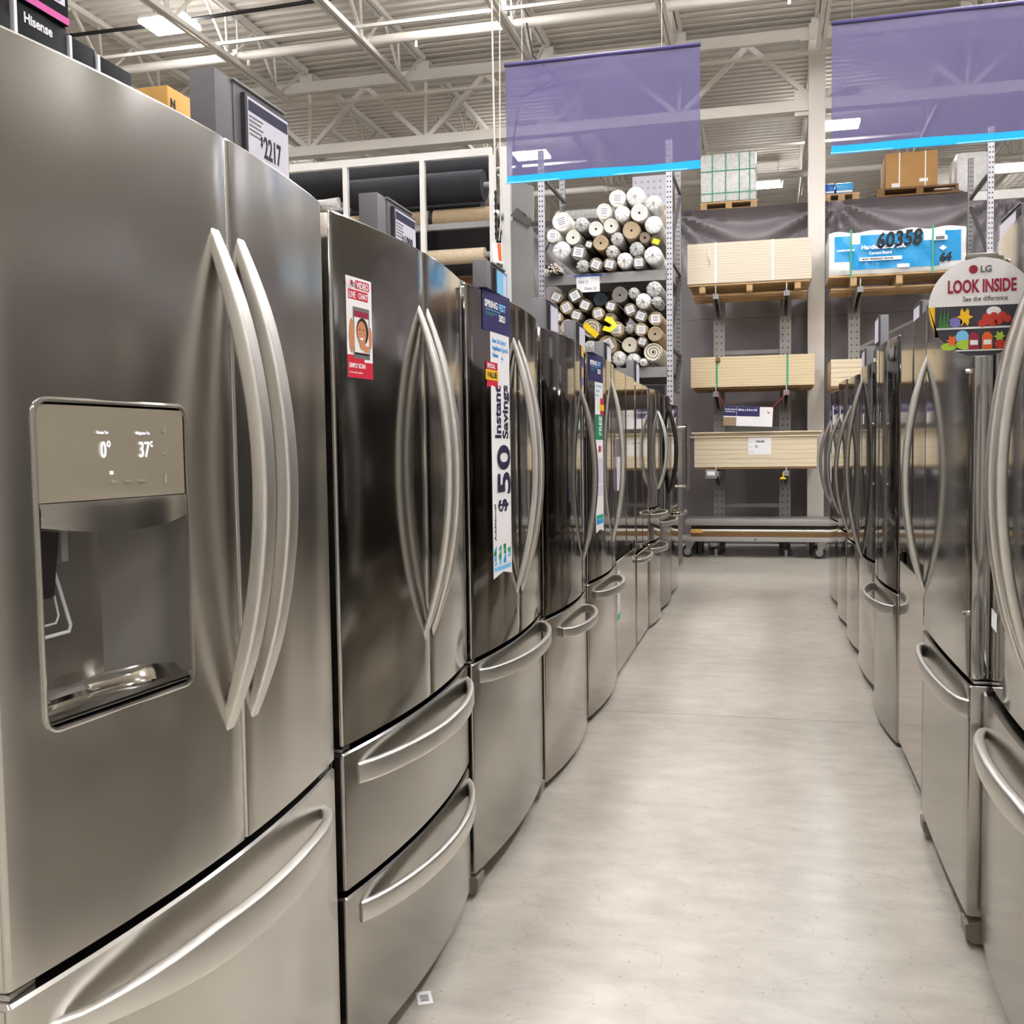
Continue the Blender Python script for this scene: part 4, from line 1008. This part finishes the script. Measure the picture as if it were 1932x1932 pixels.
# ------------------------------------------------------------------ goods along the top of the high rack
def hpallet(label, x0, x1, z, mat='timberd', y=13.66, h=.105):
    s = thing('wooden_pallet', label, 'pallet', ((x0+x1)/2, y, z)); w = (x1-x0)/2
    for x in (-w+.05, 0, w-.05):
        m = MB(); m.box(x-.04, x+.04, 0, .85, .02, h-.02); m.build('bearer', mat, s)
    for yy in (0, .26, .52, .75):
        m = MB(); m.box(-w, w, yy, yy+.1, h-.02, h); m.build('top_slat', mat, s); m = MB(); m.box(-w, w, yy, yy+.1, 0, .02); m.build('bottom_slat', mat, s)
ZT = 4.328; KS = 13.66/13.0
hpallet('high pallet under the green strapped wrapped load', -.87, -.14, ZT, 'timber')
s = thing('wrapped_load', 'shrink wrapped white load with a grid of green straps on the high rack', 'pallet load', (-.51, 13.66, ZT+.106))
m = MB(); m.box(-.345, .345, 0, .75, 0, .60, .02); m.build('goods', 'whitewrap', s)
m = MB(); m.box(-.352, .352, -.008, .76, 0, .61, .03); m.build('shrink_wrap', 'plastic', s)
for x in (-.20, -.03, .14, .27):
    m = MB(); m.box(x-.007, x+.007, -.014, -.009, 0, .61); m.build('strap', 'strapg', s)
for z in (.10, .38):
    m = MB(); m.box(-.35, .35, -.015, -.010, z, z+.013); m.build('strap', 'strapg', s)
hpallet('high pallet under the printed carton beside the roll rack', -1.75, -1.27, ZT, 'timber')
s = thing('carton', 'pale printed carton on a high pallet beside the perforated upright', 'box', (-1.52, 13.66, ZT+.106))
m = MB(); m.box(-.22, .22, 0, .6, 0, .40, .004); m.build('box', 'lilac', s)
for r_ in range(4):
    for c_ in range(5): text('4', 'lettering', 'grey_ink', s, (-.19+c_*.08, -.001, .05+r_*.085), .05, ROT_FRONT)
hpallet('dark high pallet carrying the brown carton, right of the column', 1.30, 2.30, ZT+.02)
s = thing('carton', 'brown corrugated carton with white straps on the high dark pallet', 'box', (1.70, 13.66, ZT+.127))
m = MB(); m.box(-.30, .30, 0, .6, 0, .42, .004); m.build('box', 'carton', s)
for x in (-.14, .16):
    m = MB(); m.box(x-.008, x+.008, -.004, -.001, .0, .42); m.build('strap', 'strapw', s)
m = MB(); m.box(.09, .19, -.006, -.004, .05, .09); m.build('label', 'white', s); m = MB(); m.box(-.23, -.14, -.006, -.004, .0, .05); m.build('label', 'white', s)
hpallet('short high pallet under the blue packs beside the white column', .66, 1.10, ZT, 'timber')
for i, (a, b) in enumerate(((.68, .80), (.81, 1.02))):
    s = thing('blue_pack', ('blue plastic pack touching the white column on the high rack', 'wider blue plastic pack on the high rack right of the column')[i], 'bag', ((a+b)/2, 13.68, ZT+.106))
    m = MB(); m.box(-(b-a)/2, (b-a)/2, 0, .5, 0, .13, .015); m.build('bag', plain('royal blue film', '1B5FC0', .3, var=.1) if i == 0 else 'bluewrap', s); m = MB(); m.box(-(b-a)/2+.01, (b-a)/2-.01, -.002, 0, .012, .035); m.build('white_band', 'white', s)
s = thing('wrapped_load', 'crumpled plastic wrapped goods above the right violet banner hem', 'pallet load', (2.42, 13.66, ZT))
m = MB(); m.box(-.20, .16, 0, .5, 0, .48, .05); m.build('goods', 'tancarpet', s); m = MB(); m.box(-.215, .17, -.01, .51, 0, .50, .06); m.build('shrink_wrap', 'plasticw', s)
s = thing('wrapped_bundle', 'long brown bundle in crinkled film lying on top of the high rack', 'bundle', (-2.38, 13.72, ZT))
m = MB(); m.box(-.42, .42, 0, .4, 0, .11, .03); m.build('goods', wood('brown wrapped bundle', '5A4030'), s); m = MB(); m.box(-.43, .43, -.01, .41, 0, .16, .05); m.build('film', 'plastic', s)

# right hand upright frame and wire shelf
s = thing('storage_rack', 'light perforated upright frame with diagonal braces at the far right', 'rack', (2.195, 11.5, 0))
m = MB(); m.box(-.028, .028, 0, .05, 0, 4.5); m.build('upright', 'upright', s)
m = MB(); m.box(-.028, .028, 0, .05, 0, 4.5); m.build('upright', 'upright_small', s, at=(.02, 1.2, 0))
for z in (1.2, 2.2, 3.2):
    m = MB(); m.bar((0, .05, z), (.02, 1.2, z+.75), .03, .03); m.bar((0, .05, z+.85), (.02, 1.2, z+.85), .03, .03); m.build('brace', 'rackdark', s)
m = MB(); m.box(.03, 1.6, 0, .04, 4.02, 4.12); m.box(.03, 1.6, 1.18, 1.22, 4.02, 4.12); m.build('beam', 'rackwhite', s)
m = MB()
for i in range(22): m.bar((.04+i*.07, .0, 4.13), (.04+i*.07, 1.22, 4.13), .008, .008)
m.build('wire_shelf', 'zinc', s)

# ------------------------------------------------------------------ carpet roll rack
s = thing('roll_rack', 'tall perforated steel rack packed with carpet rolls at the end of the left row', 'rack', (-1.625, 10.5, 0))
for x in (-.655, .655):
    m = MB(); m.box(-.030, .030, -.02, .03, 0, 4.35); m.build('upright', 'upright', s, at=(x, 0, 0))
    m = MB(); m.box(-.030, .030, -.02, .03, 0, 4.35); m.build('upright', 'upright_small', s, at=(x-.014, 1.2, 0))
    m = MB()
    for z in (.6, 1.5, 2.4, 3.3): m.bar((x, .02, z), (x+.01, 1.2, z+.75), .035, .035); m.bar((x, .02, z+.8), (x+.01, 1.2, z+.8), .03, .03)
    m.build('brace', 'rackdark', s)
for z in (3.075, 2.105):
    for yy in (-.02, 1.18):
        m = MB(); m.box(-.63, .63, yy, yy+.045, z-.105, z-.002); m.build('beam', 'rackgrey', s)
    m = MB(); m.box(-.63, .63, .0, 1.2, z-.012, z-.001); m.build('shelf_board', 'rackgrey', s)
m = MB(); m.box(-.62, .66, .02, .05, .03, 1.82); m.build('lower_panel', 'rackgrey', s); m = MB(); m.box(.02, .10, -.02, .02, 0, 1.99); m.build('middle_post', 'rackgrey', s)
m = MB(); m.box(-.30, .00, -.004, .019, 1.3, 1.92); m.box(.12, .60, -.004, .019, 1.3, 1.92); m.build('opening_shade', 'gasket', s)  # black plates on the panel stand in for shade inside openings
m = MB(); m.box(.668, .68, .04, 1.15, 0, 1.85); m.build('side_panel', 'endpan', s)
s2 = thing('count_card', 'white handwritten count card taped with blue tape to the roll rack beam', 'label', (-1.80, 10.472, 2.885))
m = MB(); m.box(-.115, .125, 0, .003, 0, .17); m.build('card', 'white', s2); m = MB(); m.box(-.14, .15, -.002, 0, .158, .175); m.build('tape', plain('blue tape', '2447A8', .5), s2)
text('Qty: 2', 'lettering', 'black_ink', s2, (-.10, -.001, .095), .040, ROT_FRONT); text('Item', 'lettering', 'grey_ink', s2, (-.10, -.001, .14), .02, ROT_FRONT); text('Date: 12', 'lettering', 'black_ink', s2, (-.03, -.001, .025), .035, ROT_FRONT)

# (crop x, crop y, radius, look, end kind)  end: l label, p gathered plastic, s cut spiral, y yellow tag, f flat
U = [(1080, 225, 92, 'white', 'l'), (1262, 235, 95, 'white', 'p'), (1500, 285, 84, 'cream', 'p'), (935, 370, 88, 'white', 'l'), (1125, 400, 82, 'white', 'n'),
     (1310, 385, 96, 'white', 's'), (1500, 460, 92, 'white', 'n'), (432, 530, 105, 'white', 'l'), (575, 610, 80, 'white', 's'), (690, 480, 80, 'grey', 'p'),
     (850, 515, 82, 'white', 's'), (1020, 500, 84, 'white', 's'), (1215, 565, 98, 'beige', 's'), (280, 665, 72, 'white', 'l'), (405, 745, 100, 'white', 'p'),
     (635, 775, 88, 'grey', 'l'), (885, 690, 84, 'beige', 's'), (1065, 640, 76, 'grey', 'p'), (1030, 775, 74, 'taupe', 'p'), (1172, 870, 90, 'cream', 'p'),
     (1262, 720, 78, 'grey', 'p'), (1390, 600, 62, 'taupe', 's'), (1530, 625, 66, 'olive', 'y'), (1495, 850, 96, 'white', 'p'), (715, 920, 72, 'olive', 'p'),
     (868, 912, 74, 'taupe', 'l'), (1020, 920, 72, 'taupe', 'l'), (1345, 885, 74, 'grey', 'l'), (770, 690, 48, 'olive', 'l')]
Lw = [(390, 1265, 72, 'taupe', 'l'), (600, 1245, 80, 'olive', 'l'), (872, 1270, 76, 'navyr', 's'), (1112, 1225, 88, 'grey', 's'), (1240, 1230, 62, 'grey', 'p'), (1450, 1125, 84, 'grey', 'p'),
      (1530, 1250, 58, 'navyr', 'p'), (1395, 1285, 84, 'cream', 'p'), (372, 1375, 50, 'taupe', 'l'), (515, 1355, 72, 'beige', 'l'), (715, 1340, 72, 'olive', 'l'), (850, 1415, 70, 'beige', 'l'),
      (995, 1330, 62, 'taupe', 'l'), (1200, 1370, 70, 'taupe', 'l'), (1330, 1430, 72, 'grey', 'l'), (1462, 1470, 76, 'beige', 'l'), (410, 1460, 62, 'beige', 'l'), (615, 1450, 66, 'taupe', 'l'),
      (495, 1560, 84, 'cream', 's'), (980, 1455, 60, 'taupe', 'y'), (775, 1575, 100, 'black', 'yt'), (1070, 1580, 82, 'beige', 'l'), (1205, 1570, 52, 'olive', 'p'), (1330, 1580, 74, 'beige', 'l'),
      (1492, 1600, 80, 'beige', 's'), (1365, 1700, 58, 'taupe', 'l'), (955, 1760, 104, 'beige', 'l'), (1215, 1740, 84, 'cream', 's'), (1455, 1800, 104, 'stripe', 's'), (1095, 1880, 80, 'cream', 'p'),
      (1240, 1905, 74, 'cream', 'p'), (1350, 1960, 44, 'cream', 'p'), (765, 1790, 78, 'olive', 'p'), (590, 1720, 84, 'taupe', 'l'), (640, 1880, 80, 'taupe', 'l'), (830, 1920, 66, 'grey', 'l'), (420, 1660, 66, 'taupe', 'l'), (430, 1840, 100, 'taupe', 'l')]
KX = 1/5.682
def topos(cx_, cy_):
    px, py = 980+cx_*KX, 340+cy_*KX
    return px, py
def solve(lst, zfloor):
    P = [[-2.125, zfloor+.055, .105, None, 'X']] if zfloor > 3 else []
    for cx_, cy_, r, look, kind in lst:
        px, py = topos(cx_, cy_)
        x = -2.31+(px-1016)*(1.310/241.0); z = 3.733-(py-400)*.005430-(px-1016)*.00037
        P.append([x, max(z, zfloor+r*.00096), r*.00096, look, kind])
    for it in range(160):
        for i in range(len(P)):
            a = P[i]
            for j in range(i):
                b = P[j]; dx = a[0]-b[0]; dz = a[1]-b[1]; d = math.hypot(dx, dz) or 1e-6; ov = (a[2]+b[2])+.001-d
                if ov > 0:
                    if it < 40: k = .22*ov/d; a[0] += dx*k; a[1] += dz*k; b[0] -= dx*k; b[1] -= dz*k
                    else: a[2] -= ov*.30; b[2] -= ov*.30
            if P[0][4] == 'X': P[0][0:3] = [-2.125, zfloor+.055, .105]
            a[0] = min(max(a[0], -2.215+a[2]), -1.035-a[2]); a[1] = max(a[1], zfloor+a[2])
            if zfloor < 3: a[1] = min(a[1], 2.962-a[2])
    return P
from collections import Counter
words = {'white': 'white', 'cream': 'cream', 'grey': 'grey', 'beige': 'beige', 'taupe': 'taupe', 'olive': 'olive', 'navyr': 'navy', 'stripe': 'black swirled cream', 'black': 'black patterned'}
endw = {'l': 'with a white tag', 'p': 'in gathered clear film', 's': 'with bare coiled end', 'n': 'in smooth wrap', 'y': 'with a yellow tag', 'yt': 'with a long yellow tag'}
ords = ['', 'first', 'second', 'third', 'fourth', 'fifth', 'sixth', 'seventh', 'eighth', 'ninth', 'tenth', 'eleventh', 'twelfth']
def make_roll(x, z, r, look, kind, label, group, yoff, ln):
    s = thing('carpet_roll', label, 'carpet roll', (x, 10.46+yoff, z), 0, group); n = 20; sq = R.uniform(.0, .08); ph = R.uniform(0, 6)
    def ring(y, k): return [(r*k*(1+sq*math.cos(2*(2*PI*i/n)+ph)*.0+.02*math.sin(3*2*PI*i/n+ph)-.02)*math.cos(2*PI*i/n), y, r*k*(1+.02*math.sin(3*2*PI*i/n+ph)-.02)*math.sin(2*PI*i/n)) for i in range(n)]
    m = MB(); m.ring([ring(.012, .10), ring(.006, .5), ring(0, .93), ring(.006, .985), ring(.03, .99), ring(ln, .99)]); b = m.build('roll', SP[look], s, 50)
    if kind in ('p', 'n'):
        m = MB(); rows = []; q = R.random()*6; pl = 9
        prof = ((.30, 1.0), (.02, 1.0), (-.016, .86), (-.022, .55), (-.02, .25), (-.05, .06), (-.085, .16)) if kind == 'p' else ((.3, 1.), (.02, 1.), (-.012, .88), (-.016, .45), (-.016, .02))
        for y, k in prof:
            rows.append([((r*k*.995+(.010*math.sin(pl*2*PI*i/36+q)*(1 if k < .9 else .1) if kind == 'p' else 0)*k)*math.cos(2*PI*i/36), y+(.008*math.cos(pl*2*PI*i/36+q)*k if k < .9 else 0), (r*k*.995)*math.sin(2*PI*i/36)) for i in range(36)])
        m.ring(rows, True, (False, False)); m.build('plastic_wrap', 'plasticw' if look in ('white', 'cream', 'beige') else 'plastic', s, 80)
    a = R.uniform(-.5, .5); ca, sa = math.cos(a), math.sin(a)
    def quad(w, h, y, cx=0, cz=0): return [(cx+u*ca-v*sa, y, cz+u*sa+v*ca) for u, v in ((-w, -h), (w, -h), (w, h), (-w, h))]
    if kind == 'l':
        m = MB(); w, h = r*.60, r*.55; m.ring([quad(w, h, -.004), quad(w, h, -.0025)]); t = m.build('tag', 'white', s)
        for i in range(4):
            m = MB(); m.ring([quad(w*(.7-.12*(i % 2)), h*.07, -.0046, -sa*h*(.55-.36*i), ca*h*(.55-.36*i)), quad(w*(.7-.12*(i % 2)), h*.07, -.004, -sa*h*(.55-.36*i), ca*h*(.55-.36*i))]); m.build('printed_line', 'grey_ink', t)
    if kind in ('y', 'yt'):
        m = MB(); w, h = (r*.95, r*.30) if kind == 'yt' else (r*.55, r*.4)
        if kind == 'yt': ca, sa = math.cos(-.75), math.sin(-.75)
        m.ring([quad(w, h, -.022, 0, -r*.25), quad(w, h, -.018, 0, -r*.25)]); m.build('tag', 'tagyellow', s)
used = Counter()
for lst, zf, nm, grp in ((U, 3.076, 'upper', 'carpet rolls on the upper rack shelf'), (Lw, 2.106, 'lower', 'carpet rolls on the lower rack shelf')):
    P = solve(lst, zf); P = [p for p in P if p[2] > .02 and p[4] != 'X']
    P.sort(key=lambda p: p[1]); zs_ = [p[1] for p in P]
    layers = []; cur = [P[0]]
    lo, hi = zs_[0], zs_[-1]; nl = 5 if nm == 'upper' else 6
    bands = [[] for _ in range(nl)]
    for p in P: bands[min(nl-1, int((p[1]-lo)/(hi-lo+1e-6)*nl))].append(p)
    lname = ('bottom', 'second', 'third', 'fourth', 'top') if nl == 5 else ('bottom', 'second', 'third', 'fourth', 'fifth', 'top')
    for bi, band in enumerate(bands):
        band.sort(key=lambda p: p[0])
        for i, (x, z, r, look, kind) in enumerate(band):
            pl = '%s from left, %s layer, %s shelf' % (ords[i+1], lname[bi], nm)
            make_roll(x, z, r, look, kind, '%s carpet roll %s, %s' % (words[look], endw[kind], pl), grp, R.uniform(-.05, .03), R.uniform(1.0, 1.15))
# yellow tape ribbon between rolls
m = MB(); m.sweep([(-1.62, 10.34, 2.50), (-1.55, 10.32, 2.475), (-1.50, 10.33, 2.515), (-1.53, 10.34, 2.555), (-1.60, 10.36, 2.60)], [(-.026, -.001), (.026, -.001), (.026, .001), (-.026, .001)], up=(0, -1, .3))
tag(m.build('ribbon_tag', 'tagyellow', ang=60), 'curled yellow ribbon tag dangling among the lower shelf carpet rolls', 'tag')
# narrow tubes bundled at the left end of the upper shelf
tb = [(-.055, .0, .020), (-.012, -.005, .016), (.022, -.002, .016), (.055, .0, .014), (.085, -.004, .014), (-.03, .036, .016), (.005, .032, .014), (.04, .030, .015), (.07, .028, .013), (-.005, .06, .013), (.03, .062, .014)]
for i, (dx, dz, r) in enumerate(tb):
    s = thing('thin_tube', '%s thin tube in the bundle at the left end of the upper shelf' % ('white paper wrapped', 'brown wood grained')[i % 2], 'tube', (-2.14+dx, 10.33, 3.098+dz), 0, '%s thin tubes on the upper shelf' % ('white', 'brown')[i % 2])
    m = MB(); m.tube([(0, .0, 0), (0, .7, 0)], r, 12); m.build('tube', 'whitewrap' if i % 2 == 0 else 'timberd', s); m = MB(); m.tube([(0, -.002, 0), (0, .002, 0)], r*.55, 10); m.build('end_hole', 'carton' if i % 2 == 0 else 'white', s)

# grey end panel and column of the carpet display
m = MB(); m.box(-2.30, -2.215, 8.9, 9.0, 0, 3.95); tag(m.build('display_post', 'rackwhite'), 'light grey square post at the right end of the carpet roll display', 'post')
s = thing('end_panel', 'grey notched end panel between the carpet display and the roll rack', 'panel', (-2.11, 8.92, 0))
m = MB(); m.prism([(-.105, 0), (.095, 0), (.095, 3.23), (.015, 3.31), (-.015, 3.36), (-.105, 3.30)], 1, 0, .02); m.build('lower_plate', 'endpan', s)
m = MB(); m.prism([(-.1, 3.36), (-.045, 3.42), (.095, 3.30), (.095, 3.60), (-.1, 3.68)], 1, .03, .05); m.build('upper_plate', 'endpan', s)
m = MB(); m.prism([(-.1, 3.345), (-.045, 3.41), (.08, 3.285), (.06, 3.24)], 1, -.03, -.002); m.build('bracket', 'rackdark', s)
# white framed display with long rolls of carpet and vinyl
s = thing('carpet_display', 'white framed display holding long horizontal carpet rolls behind the left row', 'rack', (-4.0, 8.6, 0))
m = MB(); m.box(-2.6, 1.70, 0, .05, 3.80, 3.865); m.build('top_rail', 'rackwhite', s)
for x in (-2.4, -1.75, -1.0, -.36, .357, 1.075, 1.70):
    m = MB(); m.box(x-.022, x+.022, 0, .045, 0, 3.80); m.build('upright', 'rackwhite', s)
for z0, z1, y_ in ((3.215, 3.265, .06), (2.2, 2.25, .2)):
    m = MB(); m.box(-2.6, 1.72, y_, y_+.04, z0, z1); m.build('rear_rail', 'rackgrey', s)
m = MB(); m.box(-2.6, 1.72, 1.15, 1.2, 0, 3.66); m.build('shade_sheet', 'shadeback', s)  # dark sheet painted as the shade deep behind the rolls
for x in (-2.5, -1.0, .7, 1.69):
    m = MB(); m.box(x-.025, x+.025, 1.05, 1.1, 0, 4.0); m.box(x-.02, x+.02, .06, 1.08, 2.90, 2.932); m.box(x-.02, x+.02, .06, 1.08, 3.19, 3.222); m.box(x-.02, x+.02, .06, 1.08, 2.64, 2.676); m.build('side_frame', 'rackdark', s)
def long_roll(label, x0, x1, y, z, r, mat, straps=(), core=True):
    s = thing('long_roll', label, 'carpet roll', ((x0+x1)/2, y, z)); w = (x1-x0)/2
    m = MB(); m.tube([(-w, 0, 0), (w, 0, 0)], r, 28); m.build('roll', mat, s)
    if core: m = MB(); m.tube([(-w-.06, 0, 0), (w+.07, 0, 0)], .028, 12); m.build('core_tube', 'pipe', s)
    for x in straps:
        m = MB(); m.tube([(x-.018, 0, 0), (x+.018, 0, 0)], r+.003, 28); m.build('strap', 'cord', s)
long_roll('upper charcoal carpet roll behind the white top rail', -6.4, -2.42, 9.10, 3.80, .165, 'blackcarpet', (-1.0, ))
long_roll('thick black carpet roll just below the white top rail', -3.66, -2.42, 8.80, 3.60, .135, 'blackcarpet')
long_roll('tan woven carpet roll with black straps in the white display', -6.4, -2.34, 8.88, 3.345, .092, 'tancarpet', (.95, 1.45))
long_roll('small black carpet roll behind the tan roll', -6.0, -2.6, 9.42, 3.50, .13, 'blackcarpet')
long_roll('cream carpet roll with a black strap low in the white display', -6.2, -2.42, 8.80, 3.0, .066, 'creamcarpet', (1.30,))
m = MB(); m.tube([(-4.6, 8.76, 3.305-.05), (-2.34, 8.76, 3.305-.05)], .024, 12); tag(m.build('spare_core', 'pipe'), 'bare grey core tube under the tan carpet roll', 'tube')
long_roll('brown carpet roll lying deep and low in the white display', -6.2, -2.6, 9.1, 2.78, .10, wood('brown carpet', '6A4420'), core=False)
s = thing('plastic_wrap', 'crumpled clear plastic around a roll end behind the second left refrigerator', 'wrap', (-3.84, 8.68, 3.50))
m = MB(); m.tube([(-.18, 0, .02), (-.05, 0, .03), (.1, 0, .02)], .05, 14, scale=lambda q: .8+.3*math.sin(q*9)); m.build('film', 'plastic', s)

# lettering becomes plain mesh
dg = bpy.context.evaluated_depsgraph_get()
for o in TEXTS:
    me = bpy.data.meshes.new_from_object(o.evaluated_get(dg), depsgraph=dg)
    q = bpy.data.objects.new('lettering', me); COL.objects.link(q)
    q.parent = o.parent; q.location = o.location; q.rotation_euler = o.rotation_euler; q.scale = o.scale
for o in TEXTS: bpy.data.objects.remove(o)
# ------------------------------------------------------------------ camera, world, output look
cam = bpy.data.cameras.new('camera'); co = bpy.data.objects.new('camera', cam); COL.objects.link(co); scn.camera = co
yaw, pit, rol = math.radians(14.1), math.radians(3.5), .014
fw = Vector((-math.sin(yaw)*math.cos(pit), math.cos(yaw)*math.cos(pit), -math.sin(pit)))
r0 = Vector((math.cos(yaw), math.sin(yaw), 0)); u0_ = r0.cross(fw)
rt = r0*math.cos(rol)-u0_*math.sin(rol); up = r0*math.sin(rol)+u0_*math.cos(rol)
M = Matrix((rt, up, -fw)).transposed().to_4x4(); M.translation = (0, 0, 1.29); co.matrix_world = M
cam.sensor_width = 36; cam.lens = 36.0; cam.clip_start = .05; cam.clip_end = 200
w = bpy.data.worlds.new('store ambience'); scn.world = w; w.use_nodes = True
w.node_tree.nodes['Background'].inputs[0].default_value = lin('FFF4E4'); w.node_tree.nodes['Background'].inputs[1].default_value = .3
vs = scn.view_settings; vs.view_transform = 'Standard'; vs.look = 'None'; vs.gamma = 1; vs.use_curve_mapping = False; vs.exposure = 2.24
cy_ = scn.cycles
cy_.use_denoising = True; cy_.use_adaptive_sampling = True; cy_.adaptive_threshold = .02; cy_.max_bounces = 8; cy_.diffuse_bounces = 4; cy_.glossy_bounces = 5; cy_.transmission_bounces = 4; cy_.transparent_max_bounces = 10
cy_.sample_clamp_indirect = 10.0; cy_.caustics_reflective = True; cy_.blur_glossy = .5
